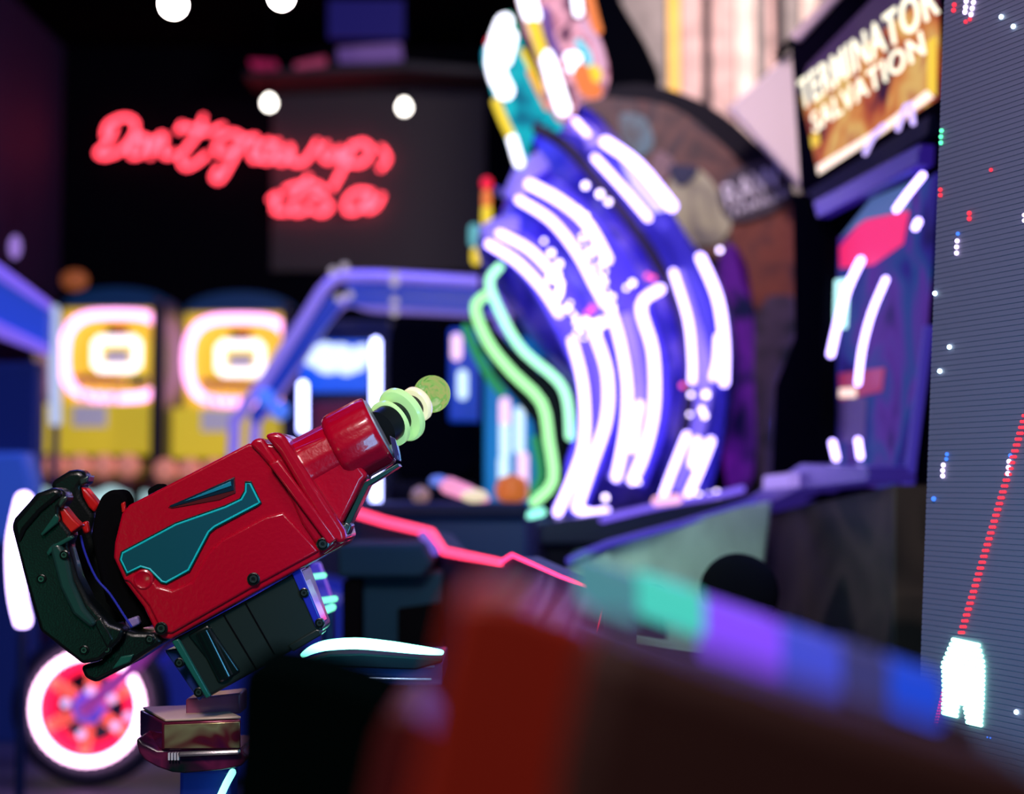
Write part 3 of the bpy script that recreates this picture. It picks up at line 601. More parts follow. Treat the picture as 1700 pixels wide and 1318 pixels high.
build('marquee_lettering', fit_text(text_mesh('SALVATION', .1, spacing=1.15), p00, p10, p01, .003), MW, tc_, smooth=False)
# hood under marquee, reflections on it built as glowing streaks
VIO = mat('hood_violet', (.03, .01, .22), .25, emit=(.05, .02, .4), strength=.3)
facepanel([(1352, 320), (1565, 190), (1562, 225), (1380, 345)], .03, mat('hood_navy', (.004, .004, .025), .6), 'hood_upper', off=.03)
facepanel([(1378, 335), (1560, 240), (1558, 275), (1385, 362)], .04, VIO, 'hood_bar', off=.05)
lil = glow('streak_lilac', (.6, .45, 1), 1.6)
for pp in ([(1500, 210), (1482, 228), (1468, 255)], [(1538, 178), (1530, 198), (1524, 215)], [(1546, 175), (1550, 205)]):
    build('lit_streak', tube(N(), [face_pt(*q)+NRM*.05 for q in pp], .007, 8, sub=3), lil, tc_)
# glass-fronted play area
facepanel([(1390, 395), (1555, 285), (1535, 540), (1512, 820), (1388, 800)], .01, artmat('play_screen', [srgb(20, 15, 70), srgb(45, 35, 140), srgb(40, 70, 150), srgb(90, 50, 160), srgb(20, 30, 90)], 4, emit=.75, dist=.8), 'play_screen', off=.0)
facepanel([(1395, 410), (1450, 345), (1510, 350), (1500, 405), (1450, 440), (1396, 445)], .006, glow('screen_pink', (1, .02, .16), .95), 'screen_scene', off=.004)
facepanel([(1398, 395), (1450, 330), (1520, 300), (1510, 350), (1440, 365)], .006, glow('screen_steel', (.08, .16, .42), .8), 'screen_scene', off=.008)
facepanel([(1394, 620), (1470, 610), (1465, 650), (1396, 665)], .006, glow('screen_crimson', (.5, .03, .12), .6), 'screen_scene', off=.004)
facepanel([(1394, 655), (1440, 660), (1436, 735), (1394, 735)], .006, mat('screen_dusky', srgb(60, 40, 90), .5, emit=srgb(60, 40, 90), strength=.6), 'screen_scene', off=.002)
facepanel([(1390, 465), (1413, 462), (1408, 545), (1388, 545)], .006, glow('screen_cyan', (.5, .95, 1), 1.8), 'screen_scene', off=.008)
for pp, r in (([(1448, 432), (1425, 480), (1408, 540), (1397, 588)], .014), ([(1490, 464), (1466, 520), (1450, 580), (1443, 636)], .011), ([(1552, 292), (1525, 325), (1508, 348)], .012), ([(1545, 368), (1540, 378)], .012),
              ([(1400, 735), (1406, 760)], .013), ([(1443, 731), (1447, 758)], .012)):
    build('glow_arc', tube(N(), [face_pt(*q)+NRM*.03 for q in pp], r*.7, 10, sub=4), WHITE_T, tc_)  # neon reflections in the glass, built as glowing tubes
facepanel([(1398, 645), (1425, 643), (1425, 660), (1398, 660)], .006, glow('screen_peach', (1, .7, .6), 1.3), 'screen_scene', off=.01)
facepanel([(1334, 322), (1356, 330), (1392, 395), (1388, 560), (1386, 830), (1300, 830), (1308, 640), (1341, 560), (1338, 340)], .05, mat('pillar_black', (.002, .002, .004), .9), 'front_pillar', off=.04)
facepanel([(1545, 540), (1552, 540), (1515, 830), (1507, 830)], .02, glow('edge_violet2', (.10, .06, .8), .35), 'edge_trim', off=.02)
# ledge and lower body
lw = mat('ledge_violet', (.03, .015, .16), .3, emit=(.06, .03, .4), strength=.3)
facepanel([(1300, 830), (1400, 770), (1520, 775), (1522, 800), (1400, 812), (1310, 850)], .12, lw, 'control_ledge', off=.12)
facepanel([(1352, 790), (1400, 785), (1400, 808), (1350, 812)], .03, glow('ledge_lit', (.45, .3, 1), .8), 'ledge_light', off=.15)
facepanel([(1270, 860), (1525, 805), (1525, 1300), (1270, 1180)], .1, artmat('lower_art', [srgb(20, 12, 14), srgb(55, 38, 36), srgb(75, 55, 50), srgb(12, 10, 12), srgb(25, 20, 20)], 3, rough=.6), 'lower_panel', off=.06)
# ------------------------------------------------------------ grey-green ramp side of the platform
t = thing('ride_platform', 'pale grey-green platform side sloping away under the ride machine', 'platform', (at(1150, 1000, 3.0).x, 3.2, 0))
ramp = N(); prism(ramp, ats([(940, 935), (1010, 905), (1230, 840, 3.9), (1280, 832, 3.95), (1260, 1000, 3.8), (1180, 1090), (940, 1060)], 3.3), (.02, .1, 0))
build('platform_side', ramp, mat('platform_grey', (.48, .66, .56), .5, var=.2, bscale=4), t, bevel=.01)
build('platform_edge', tube(N(), ats([(945, 930), (1010, 902), (1130, 870, 3.6), (1250, 832, 3.97)], 3.28), .009, 8, sub=2), glow('edge_violet3', (.10, .07, .85), .5), t)
wh = N(); lathe(wh, at(1230, 985, 2.75), (0, 1, 0), [(0, .02), (0, .06), (.01, .075), (.04, .075), (.05, .06), (.05, .02)], 30)
build('platform_caster', wh, BLACKS, t)
a = at(960, 1000, 3.3); b = at(1290, 1000, 3.3)
build('platform_base', box(N(), (a.x, 3.35, 0), (b.x-.25, 3.5, a.z+.02)), BLACKS, t, bevel=.01)

# ------------------------------------------------------------ motorcycle game
MYY = 5.2
bk = thing('motorcycle_game', 'ride-on motorcycle with a white lit wheel ring and red rim at lower left', 'motorcycle', (at(150, 1175, MYY).x, MYY, 0))
hc = at(152, 1172, MYY); k = MYY/FPX; yax = (0, 1, 0)
def ringpts(c, r, n=60, wob=0, wn=0): return [c+Vector(((r+wob*math.cos(wn*2*math.pi*i/n))*math.cos(2*math.pi*i/n), 0, (r+wob*math.cos(wn*2*math.pi*i/n))*math.sin(2*math.pi*i/n))) for i in range(n)]
RT = hc.z - .002
wheel = build('tyre', tube(N(), ringpts(hc, RT-.042), .042, 14, closed=True, sub=1), mat('tyre_rubber', (.006, .008, .03), .6), bk)
lr = N()
rr = .190
for i in range(44):
    a = 2*math.pi*i/44; ball(lr, hc+Vector((rr*math.cos(a), -.05, rr*math.sin(a))), .0165, 8)
build('lit_ring', lr, glow('wheel_led', (1, .55, .85), 7), bk)
build('rim_disc', lathe(N(), hc+Vector((0, -.03, 0)), (0, 1, 0), [(0, .125), (-.0, .172), (.04, .172), (.04, .125), (0, .125)], 60, caps=False), mat('rim_red_lit', (.8, .01, .05), .3, emit=(1, .01, .07), strength=.9), bk)
spk = mat('spoke_orange', (.9, .15, .08), .3, emit=(1, .1, .06), strength=.55)
for i in range(6):
    a = math.radians(25+60*i); d = Vector((math.cos(a), 0, math.sin(a)))
    build('spoke', tube(N(), [hc+d*.05+Vector((0, -.02, 0)), hc+d*.15+Vector((0, -.02, 0))], .024, 10, sub=1), spk, bk)
build('hub', lathe(N(), hc+Vector((0, .03, 0)), (0, -1, 0), [(0, .06), (.07, .06), (.09, .045), (.1, .02), (.1, 0)], 30), mat('hub_blue', (.05, .05, .5), .3, emit=(.08, .05, .6), strength=.5), bk)
bw = glow('bolt_lit', (.8, .5, 1), 1.4)
for px_, py_ in ((150, 1146), (186, 1160), (213, 1189), (191, 1205), (135, 1219), (109, 1167)):
    build('rim_bolt', ball(N(), at(px_, py_, MYY-.09), .016, 10), bw, bk)
mb = mat('bike_blue', (.02, .04, .35), .3, coat=.4, emit=(.005, .01, .12), strength=.5)
build('fork', tube(N(), [hc+Vector((.0, -.08, 0)), at(230, 1100, MYY-.08), at(300, 1000, MYY-.08), at(330, 900, MYY)], .024, 10, sub=1), mat('fork_pink', (.5, .1, .5), .3, metal=.4, emit=(.4, .05, .4), strength=.4), bk)
fb = N(); prism(fb, smoothpath(ats([(240, 1120), (300, 1060), (420, 980), (520, 960), (600, 1000), (640, 1100), (600, 1240), (480, 1290), (330, 1290), (270, 1220)], MYY), 3, True), (0, .3, 0))
build('fairing', fb, mb, bk, bevel=.05, seg=4)
rc = hc + Vector((1.0, .1, 0))
build('rear_tyre', tube(N(), ringpts(rc, RT-.05), .05, 14, closed=True, sub=1), mat('tyre_rubber_rear', (.006, .008, .02), .6), bk)
build('rear_hub', lathe(N(), rc+Vector((0, .06, 0)), (0, -1, 0), [(0, .2), (.08, .2), (.1, .06), (.12, 0)], 30), mb, bk)
build('side_stand', box(N(), (hc.x+.5, MYY+.05, 0), (hc.x+.85, MYY+.25, at(0, 1280, MYY).z+.02)), NAVY, bk, bevel=.01)

# ------------------------------------------------------------ dark blue control console with red light edge
rc_ = thing('console_red_edge', 'dark blue game console edged by a bent red light line', 'game console', (at(800, 1000, 2.9).x, 2.9, 0))
RL = [(594, 852, 3.9), (640, 866, 3.7), (716, 884, 3.4), (737, 915, 3.2), (830, 934, 2.75), (850, 921, 2.65), (930, 957, 2.3), (1004, 984, 2.08)]
reda = glow('edge_red', (1, .04, .12), 3.2)
build('light_edge', tube(N(), ats(RL[:5], 0), lambda t_: .0125-.004*t_, 8, sub=1), reda, rc_)
build('light_edge', tube(N(), ats(RL[4:], 0), lambda t_: .0042-.0018*t_, 8, sub=1), glow('edge_red_thin', (1, .03, .14), 4), rc_)
build('light_edge', tube(N(), ats([(1004, 984), (1003, 1000), (990, 1052)], 2.08), lambda t_: .0028-.0022*t_, 6, sub=1), glow('edge_crimson', (.9, .01, .08), 1.8), rc_)
build('violet_edge', tube(N(), ats([(702, 888, 3.38), (722, 915, 3.2)], 0), .011, 8, sub=1), glow('edge_violet4', (.2, .12, .8), .7), rc_)
# console surface below the line: top verts on the line, bottom vertical to floor
wallb = N(); top = [at(*p)+Vector((0, .02, -.006)) for p in RL]
tv = [wallb.verts.new(p) for p in top]; bv = [wallb.verts.new((p.x, p.y, 0)) for p in top]
tv2 = [wallb.verts.new(p+Vector((.05, .03, 0))) for p in top]; bv2 = [wallb.verts.new((p.x+.05, p.y+.03, 0)) for p in top]
for i in range(len(top)-1):
    wallb.faces.new((tv[i], tv[i+1], bv[i+1], bv[i])); wallb.faces.new((tv2[i+1], tv2[i], bv2[i], bv2[i+1])); wallb.faces.new((tv[i], tv2[i], tv2[i+1], tv[i+1]))
wallb.faces.new((tv[0], bv[0], bv2[0], tv2[0])); wallb.faces.new((tv[-1], tv2[-1], bv2[-1], bv[-1]))
build('console_side', wallb, mat('console_teal_navy', (.006, .025, .08), .6), rc_)
# machinery detail visible under it
cn = mat('machine_teal', (.003, .035, .07), .9)
build('console_block', slab(N(), [(560, 905), (700, 905), (720, 935), (700, 960), (560, 960)], 3.1, .3), cn, rc_, bevel=.01)
build('console_block', slab(N(), [(600, 950), (735, 950), (735, 1080), (600, 1080)], 3.15, .3), cn, rc_, bevel=.01)
build('console_slot', slab(N(), [(568, 965), (600, 960), (600, 1065), (568, 1065)], 3.12, .3), BLACKS, rc_, bevel=.006)
build('console_slot', slab(N(), [(660, 1010), (735, 1000), (735, 1070), (660, 1070)], 3.12, .02), BLACKS, rc_, bevel=.006)
build('console_leg', slab(N(), [(560, 1060), (740, 1060), (740, 1500), (560, 1500)], 3.2, .2), NAVY, rc_, bevel=.01)

# small green-lit fittings right of the gun
t = thing('lit_bracket', 'violet bracket with small green lit bars just right of the gun housing', 'bracket', tuple(at(540, 1010, 2.35)))
vb = mat('bracket_violet', (.06, .03, .4), .3, emit=(.04, .02, .35), strength=.5)
build('bracket_arm', prism(N(), ats([(515, 935), (528, 935), (550, 1000), (545, 1012), (528, 1005), (512, 960)], 2.35), (0, .04, 0)), vb, t, bevel=.003)
for pp, th_ in (([(515, 958), (538, 955)], .0045), ([(528, 998), (556, 994)], .005), ([(520, 1022), (535, 1015), (552, 1008)], .006)):
    build('green_bar', tube(N(), ats(pp, 2.33), th_, 8, sub=2), glow('bar_green', (.2, 1, .6), 1.6), t)
p = at(545, 1010, 2.37); build('bracket_post', tube(N(), [p, Vector((p.x, 2.37, 0))], .012, 8, sub=1), NAVY, t)
# teal-white light arc
t = thing('light_arc', 'sharp white-teal curved light strip below the gun', 'light strip', tuple(at(620, 1085, 2.05)))
arc = [(503, 1088), (520, 1078), (545, 1071), (590, 1068), (640, 1072), (690, 1078), (733, 1083)]
P = smoothpath(ats(arc, 2.05), 4)
build('lit_strip', tube(N(), P, lambda s: .0080*(math.sin(math.pi*min(1, max(0, .08+.84*s)))**.55), 10, sub=1), glow('arc_teal', (.2, 1, .75), 7), t)
build('strip_holder', prism(N(), ats([(505, 1098), (545, 1087), (600, 1085), (735, 1094), (735, 1100), (690, 1112), (560, 1108), (520, 1112)], 2.06), (0, .05, 0)), mat('holder_navy', (.004, .01, .02), .5), t, bevel=.003)
build('strip_shelf', prism(N(), ats([(545, 1108), (735, 1100), (735, 1138), (560, 1140)], 2.09), (0, .2, 0)), mat('shelf_blue', (.05, .08, .3), .3, coat=.3), t, bevel=.003)
for a_, b_ in (((600, 1104), (720, 1106)), ((565, 1126), (715, 1128))):
    build('shelf_trim', tube(N(), ats([a_, b_], 2.075), .002, 8, sub=1), mat('trim_pale', (.3, .5, .8), .3, metal=.5), t)
p = at(640, 1135, 2.2); build('shelf_post', box(N(), (p.x-.03, 2.15, 0), (p.x+.03, 2.25, p.z)), BLACKS, t)

# ------------------------------------------------------------ the red ray gun (in focus)
GY = 1.90; GTH = .10; GK = 1.95/FPX
gun = thing('ray_gun', 'glossy red toy ray gun controller with black grips and a green ball tip', 'toy gun', tuple(at(330, 1150, 1.95)))
def gs(pxs, m_, name, y=GY, th=GTH, bevel=.005, parent=gun, seg=3, sm=0, **k):
    P = ats(pxs, y)
    if sm: P = smoothpath(P, sm, True)
    return build(name, prism(N(), P, (0, th, 0)), m_, parent, bevel=bevel, seg=seg, **k)
body = [(188, 925), (190, 900), (202, 852), (214, 838), (300, 794), (412, 736), (440, 736), (482, 742), (574, 896), (571, 905), (425, 983), (283, 1062), (268, 1060), (256, 1046), (238, 1008), (206, 965)]
shell = gs(body, RED, 'body_shell', bevel=.010, seg=4)
gs([(203, 962), (226, 950), (248, 953), (262, 974), (285, 980), (318, 966), (346, 916), (368, 896), (440, 858), (470, 850), (530, 915), (425, 972), (285, 1052), (268, 1050), (246, 1005), (214, 966)], RED, 'lower_cheek', y=GY-.0035, th=.02, bevel=.0032)
# raised collar ribs
gs([(413, 737), (424, 727), (436, 727), (452, 752), (560, 903), (536, 922), (500, 868), (470, 800), (428, 752)], RED, 'collar_rib', y=GY-.006, th=GTH+.012, bevel=.006)
gs([(438, 722), (458, 716), (472, 722), (482, 740), (520, 800), (572, 880), (576, 897), (563, 905), (548, 893), (500, 815), (463, 752)], RED, 'collar_rib', y=GY-.012, th=GTH+.024, bevel=.006)
gs([(445, 770), (462, 762), (560, 895), (545, 905)], RED, 'collar_ridge', y=GY-.0155, th=.01, bevel=.003)
# barrel with flutes and muzzle
u = (at(605, 656, 1.95)-at(545, 688, 1.95)).normalized()
mf = at(630, 713, 1.95)
def gax(s): return mf - u*s
n_ = u.cross(Vector((0, 1, 0))).normalized()
bR = 58*GK
build('barrel', lathe(N(), gax(.20), u, [(0, bR*.93), (.03, bR*.94), (.10, bR*.90), (.16, bR*.88)], 64, .012, 14), RED, gun)
gs([(478, 748), (556, 716), (612, 790), (602, 800), (588, 830), (566, 874), (553, 882), (530, 850)], RED, 'barrel_web', y=GY+.012, th=GTH-.024, bevel=.008)
build('muzzle', lathe(N(), gax(.064), u, [(-.002, bR*.9), (0, bR*1.0), (.004, bR*1.05), (.010, bR*1.08), (.056, bR*1.06), (.062, bR*1.03), (.064, bR*.98), (.0642, bR*.8)], 72, .010, 16), RED, gun)
build('muzzle_face', lathe(N(), gax(0), u, [(0, bR*.93), (.002, bR*.92), (.003, bR*.3)], 48), mat('muzzle_face_grey', (.35, .36, .38), .35), gun)
gs([(646, 722), (656, 728), (662, 752), (664, 766), (655, 762)], mat('muzzle_lens', (.05, .04, .12), .1, coat=1), 'muzzle_lens', y=GY+.02, th=.03, bevel=.002)
# underside edging
gs([(570, 872), (605, 801), (660, 769), (663, 774), (612, 806), (578, 876)], mat('edge_dark_green', (.01, .05, .04), .3), 'barrel_edge', y=GY+.02, th=.05, bevel=.001)
gs([(566, 878), (574, 866), (584, 872), (580, 884), (570, 900)], STEEL, 'hinge_pin', y=GY+.01, th=.04, bevel=.002)
# emitter: black stem, pale green discs, ball
e0 = at(632, 712, 1.955); e1 = at(717, 654, 2.03); ed = (e1-e0); L = ed.length; ed = ed.normalized()
GD = mat('pale_green_acrylic', (.55, .85, .35), .2, coat=.5, emit=(.5, .85, .32), strength=.5)
build('emitter_stem', lathe(N(), e0, ed, [(0, .026), (L*.28, .026), (L*.30, .022), (L*.44, .022), (L*.46, .016), (L*.78, .016), (L*.8, .01), (L, .01)], 32), mat('stem_black', (.006, .01, .01), .35), gun)
def disc(s, r, h, m_=GD):
    build('emitter_disc', lathe(N(), e0+ed*(L*s-h/2), ed, [(0, r*.6), (0, r*.93), (h*.25, r), (h*.75, r), (h, r*.93), (h, r*.6)], 40), m_, gun)
disc(.40, .040, .011); disc(.70, .026, .010, mat('disc_peach', (.8, .75, .5), .2, coat=.5, emit=(.85, .75, .45), strength=.7))
build('emitter_disc', lathe(N(), e0+ed*(L*.12)+Vector((0, 0.01, 0)), ed, [(0, .030), (.002, .034), (.008, .034), (.010, .030)], 40), GD, gun)
build('emitter_ball', ball(N(), e1, .0268, 32), artmat('ball_green_glitter', [srgb(90, 150, 60), srgb(150, 200, 100), srgb(180, 190, 110), srgb(120, 190, 90), srgb(190, 215, 150)], 60, emit=.85, rough=.2), gun)
# decal panel and slot
Zp = lambda pts: [(x/3.296, 600+y/3.296) for x, y in pts]
dec = Zp([(1340, 655), (1375, 655), (1432, 775), (1415, 790), (1180, 915), (1150, 940), (1040, 1150), (910, 1220), (880, 1215), (810, 1145), (770, 1132), (690, 1172), (650, 1085), (660, 1040), (960, 880), (1230, 785), (1310, 748), (1335, 705)])
gs(dec, mat('decal_border_dark', (.003, .03, .03), .3), 'decal_plate', y=GY-.002, th=.004, bevel=.0006)
din = Zp([(1347, 668), (1368, 668), (1420, 772), (1405, 780), (1172, 903), (1140, 932), (1030, 1140), (908, 1208), (886, 1202), (820, 1135), (770, 1120), (697, 1155), (662, 1083), (672, 1048), (965, 892), (1236, 797), (1322, 755), (1345, 712)])
tr = build('decal_outline', tube(N(), ats(din, GY-.0022), .0013, 6, closed=True, sub=1), mat('outline_cyan', (.01, .42, .45), .4, emit=(.0, .4, .42), strength=.35), gun)
gs(din, mat('decal_teal', (.003, .085, .115), .35, coat=.3), 'decal_face', y=GY-.0026, th=.002, bevel=0)
gs(Zp([(915, 800), (1285, 628), (1290, 722), (1200, 760), (940, 806)]), mat('slot_red_dark', (.10, .001, .006), .4), 'vent_recess', y=GY-.001, th=.003, bevel=.0012)
gs(Zp([(925, 790), (1278, 637), (1280, 705), (1100, 752), (940, 797)]), mat('slot_dark', (.002, .02, .04), .3), 'vent_slot', y=GY-.0018, th=.002, bevel=.0006)
gs(Zp([(1000, 768), (1262, 655), (1266, 680), (1080, 745)]), mat('slot_teal', (.01, .25, .35), .3), 'vent_blade', y=GY-.003, th=.002, bevel=.0006)
def screw(px, py, y=GY, r=.0085):
    p = at(px, py, y)
    s = build('screw', lathe(N(), p, (0, -1, 0), [(-.004, r), (.0015, r), (.002, r*.8), (.0005, r*.7), (.0005, r*.4), (.002, r*.38), (.002, 0)], 24), BLACK, gun)
    build('screw_head', lathe(N(), p+Vector((0, -.0012, 0)), (0, -1, 0), [(0, r*.62), (.0015, r*.6), (.0015, r*.32), (.0005, r*.28), (.0005, 0)], 20), STEEL, s)
for sx, sy in ((536, 903), (421, 961), (268, 1043)): screw(sx, sy, GY-(.013 if sx > 500 else .004))
bs = at(238, 962, GY-.003)
build('moulded_boss', lathe(N(), bs, (0, -1, 0), [(-.002, .014), (.0012, .013), (.002, .011), (.0012, .009), (.001, 0)], 32), RED, gun)
# lower black housing
gs([(286, 1062), (420, 990), (500, 944), (537, 1046), (524, 1058), (345, 1158), (330, 1140)], GREENBLK, 'lower_housing', y=GY+.012, th=.085, bevel=.004)
gs([(284, 1064), (296, 1060), (350, 1156), (342, 1160)], mat('edge_green', (.01, .12, .09), .3, coat=.3), 'housing_ridge', y=GY+.006, th=.02, bevel=.002)
gs([(310, 1055), (345, 1035), (400, 1115), (372, 1132)], mat('housing_groove', (.002, .008, .008), .3, coat=.4), 'housing_groove', y=GY+.009, th=.02, bevel=.004)
build('housing_cylinder', lathe(N(), at(338, 1046, GY+.018), at(378, 1126, GY+.018)-at(338, 1046, GY+.018), [(0, .012), (.002, .014), (.070, .014), (.072, .012)], 32), mat('cylinder_gloss', (.003, .010, .009), .16, coat=.6), gun)
for a_, b_ in (((372, 1022), (425, 1110)), ((408, 1002), (455, 1085))):
    build('housing_seam', tube(N(), ats([a_, b_], GY+.0115), .0012, 6, sub=1), BLACKS, gun)
gs([(484, 952), (498, 944), (536, 1035), (524, 1042)], mat('rail_blue', (.02, .03, .45), .25, coat=.5), 'side_rail', y=GY+.008, th=.05, bevel=.002)  # blue light along the housing edge, put into the colour
gs([(478, 1072), (525, 1044), (533, 1046), (534, 1054), (486, 1082)], GREENBLK, 'housing_lip', y=GY+.006, th=.05, bevel=.002)
for sx, sy in ((505, 984), (531, 1034), (298, 1100), (330, 1149)): screw(sx, sy, GY+.008, .0065)
gs([(272, 1080), (300, 1075), (345, 1150), (330, 1165), (300, 1120)], mat('bracket_blue', (.02, .04, .25), .3, coat=.3), 'hinge_bracket', y=GY+.03, th=.05, bevel=.003)
# grips
near = [(18, 874), (23, 860), (60, 819), (90, 808), (107, 815), (110, 828), (98, 842), (97, 860), (119, 886), (112, 905), (128, 958), (148, 998), (165, 1018), (182, 1036), (206, 1044), (200, 1062), (166, 1097), (136, 1103), (66, 1048), (52, 1000), (38, 950)]
gs(near, BLACK, 'rear_grip', y=GY-.015, th=.036, bevel=.008, seg=4)
gs([(20, 868), (62, 818), (92, 808), (104, 820), (68, 850), (42, 880), (30, 905)], BLACK, 'grip_cap', y=GY-.021, th=.02, bevel=.006)
gs([(80, 905), (98, 900), (112, 925), (120, 965), (140, 1010), (160, 1035), (150, 1044), (120, 1020), (98, 975)], mat('grip_inlay_green', (.012, .05, .045), .3, coat=.4), 'grip_inlay', y=GY-.022, th=.012, bevel=.005)  # lighter green piece shaped as the highlight on the grip
gs([(66, 888), (92, 852), (98, 860), (96, 868), (70, 890)], mat('grip_facet', (.01, .08, .06), .25, coat=.5), 'grip_facet', y=GY-.0215, th=.01, bevel=.002)  # green reflection on the grip, painted as thin facets
gs([(76, 918), (82, 908), (118, 888), (122, 894), (90, 912), (80, 924)], mat('grip_facet2', (.01, .08, .06), .25, coat=.5), 'grip_facet', y=GY-.0215, th=.01, bevel=.002)
gs([(94, 838), (98, 826), (112, 822), (110, 832), (100, 845)], STEEL, 'trigger_pivot', y=GY-.018, th=.03, bevel=.003)
gs([(97, 838), (103, 838), (122, 862), (134, 873), (117, 886), (103, 866)], TRIG, 'trigger', y=GY-.010, th=.024, bevel=.004)
far_ = [(82, 800), (113, 781), (132, 778), (146, 792), (134, 808), (136, 822), (160, 858), (150, 880), (165, 925), (185, 965), (200, 1000), (215, 1030), (180, 1040), (140, 990), (115, 930), (100, 880)]
gs(far_, BLACK, 'rear_grip', y=GY+.075, th=.036, bevel=.008, seg=4)
gs([(133, 807), (142, 811), (165, 838), (156, 852), (146, 842), (137, 825)], TRIG, 'trigger', y=GY+.072, th=.024, bevel=.004)
gs([(130, 795), (148, 788), (145, 802), (132, 808)], STEEL, 'trigger_pivot', y=GY+.07, th=.03, bevel=.003)
gs([(158, 845), (168, 822), (185, 812), (203, 814), (212, 830), (210, 860), (196, 880), (190, 930), (205, 970), (236, 1010), (250, 1040), (215, 1046), (175, 1000), (160, 940), (150, 890)], BLACKS, 'inner_grip', y=GY+.03, th=.04, bevel=.006)
gs([(134, 868), (145, 864), (148, 884), (138, 888)], TRIG, 'trigger_button', y=GY+.028, th=.01, bevel=.003)
gs([(200, 836), (207, 832), (208, 850), (202, 852)], TRIG, 'trigger_button', y=GY+.026, th=.01, bevel=.002)
gs([(243, 812), (262, 802), (274, 806), (270, 820), (246, 832)], BLACKS, 'sight_knob', y=GY+.06, th=.03, bevel=.006)
build('edge_wire', tube(N(), ats([(134, 890), (142, 920), (160, 960), (182, 985), (205, 1020), (218, 1040)], GY+.012), .0016, 8, sub=3), mat('wire_blue', (.03, .04, .5), .25, coat=.5), gun)
# strap joining grips to body
gs([(132, 1106), (166, 1098), (200, 1064), (206, 1046), (222, 1050), (256, 1050), (272, 1066), (215, 1104), (158, 1134), (140, 1126)], BLACK, 'lower_strap', y=GY+.0, th=.08, bevel=.006)
gs([(152, 1030), (168, 1022), (190, 1062), (178, 1082)], BLACK, 'strap_rib', y=GY-.016, th=.02, bevel=.004)
gs([(200, 1090), (222, 1086), (215, 1100), (185, 1112)], mat('strap_green', (.01, .1, .07), .3), 'strap_tab', y=GY-.004, th=.01, bevel=.002)
gs([(206, 1030), (228, 1022), (232, 1036), (212, 1046)], mat('link_violet', (.3, .22, .5), .3), 'link_plate', y=GY+.02, th=.03, bevel=.003)
for sx, sy, y_ in ((69, 961, GY-.015), (140, 1079, GY-.015), (249, 1061, GY), (107, 921, GY-.022), (178, 1078, GY-.012)): screw(sx, sy, y_, .0062)

# ------------------------------------------------------------ mount under the gun
mt = thing('gun_mount', 'red metal box mount with brassy front under the gun', 'gun mount', (at(310, 1300, 2.0).x, 2.0, 0))
mm = mat('mount_maroon', (.16, .01, .04), .25, metal=.4, coat=.5)
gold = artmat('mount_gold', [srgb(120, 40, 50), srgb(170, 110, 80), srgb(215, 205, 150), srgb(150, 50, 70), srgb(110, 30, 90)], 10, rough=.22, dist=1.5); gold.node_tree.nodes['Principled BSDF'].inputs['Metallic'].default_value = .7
Y0 = 1.93
c1, c2, c3, c4 = at(269, 1199, Y0), at(400, 1194, Y0), at(400, 1244, Y0), at(269, 1245, Y0)
d_ = at(232, 1178, 2.06) - c1
mbx = N(); prism(mbx, [c1, c2, c3, c4], d_); build('mount_box', mbx, mm, mt, bevel=.002)
P = [at(273, 1203, Y0), at(398, 1198, Y0), at(398, 1241, Y0), at(273, 1242, Y0)]
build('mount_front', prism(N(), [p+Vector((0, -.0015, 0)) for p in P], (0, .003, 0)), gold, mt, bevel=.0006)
tpv = [c1+Vector((.004, 0, .001)), c2+Vector((0, 0, .001)), c2+d_+Vector((0, 0, .001)), c1+d_+Vector((.004, 0, .001))]
build('mount_top', prism(N(), tpv, (0, 0, .003)), mat('top_copper', (.8, .55, .42), .45, metal=.2), mt, bevel=.0008)
lo_ = smoothpath(ats([(262, 1245), (400, 1244), (400, 1272), (330, 1282), (285, 1282), (240, 1262), (228, 1240), (230, 1224)], Y0+.005), 2, True)
build('mount_lower', prism(N(), lo_, (0, .11, 0)), artmat('mount_lower_paint', [srgb(20, 20, 60), srgb(110, 30, 70), srgb(60, 20, 50), srgb(10, 30, 30)], 18, rough=.25), mt, bevel=.004)
build('mount_bar', tube(N(), ats([(300, 1252), (345, 1250), (395, 1248)], Y0-.002), .0035, 8, sub=1), mat('bar_chrome', (.7, .65, .7), .2, metal=.9), mt)
for i in range(4):
    build('white_tick', slab(N(), [(279+i*5, 1250), (282+i*5, 1250), (282+i*5, 1262), (279+i*5, 1262)], Y0-.001, .006), mat('tick_white', (.7, .65, .7), .4), mt)
build('mount_block', slab(N(), [(308, 1160), (400, 1150), (400, 1185), (308, 1190)], 1.98, .05), mat('block_rose', (.3, .06, .14), .3, coat=.3), mt, bevel=.003)
p = at(330, 1270, 2.0)
build('mount_column', box(N(), (p.x-.02, 1.97, 0), (p.x+.05, 2.03, p.z)), mat('column_navy', (.01, .02, .18), .3, coat=.4, emit=(.003, .01, .12), strength=.4), mt, bevel=.006)
o = build('light_streak_strip', tube(N(), ats([(386, 1282), (376, 1300), (362, 1330), (350, 1360)], 1.945), .005, 8, sub=1), glow('strip_teal', (.2, 1, .75), 4), mt, 'teal-white lit strip')

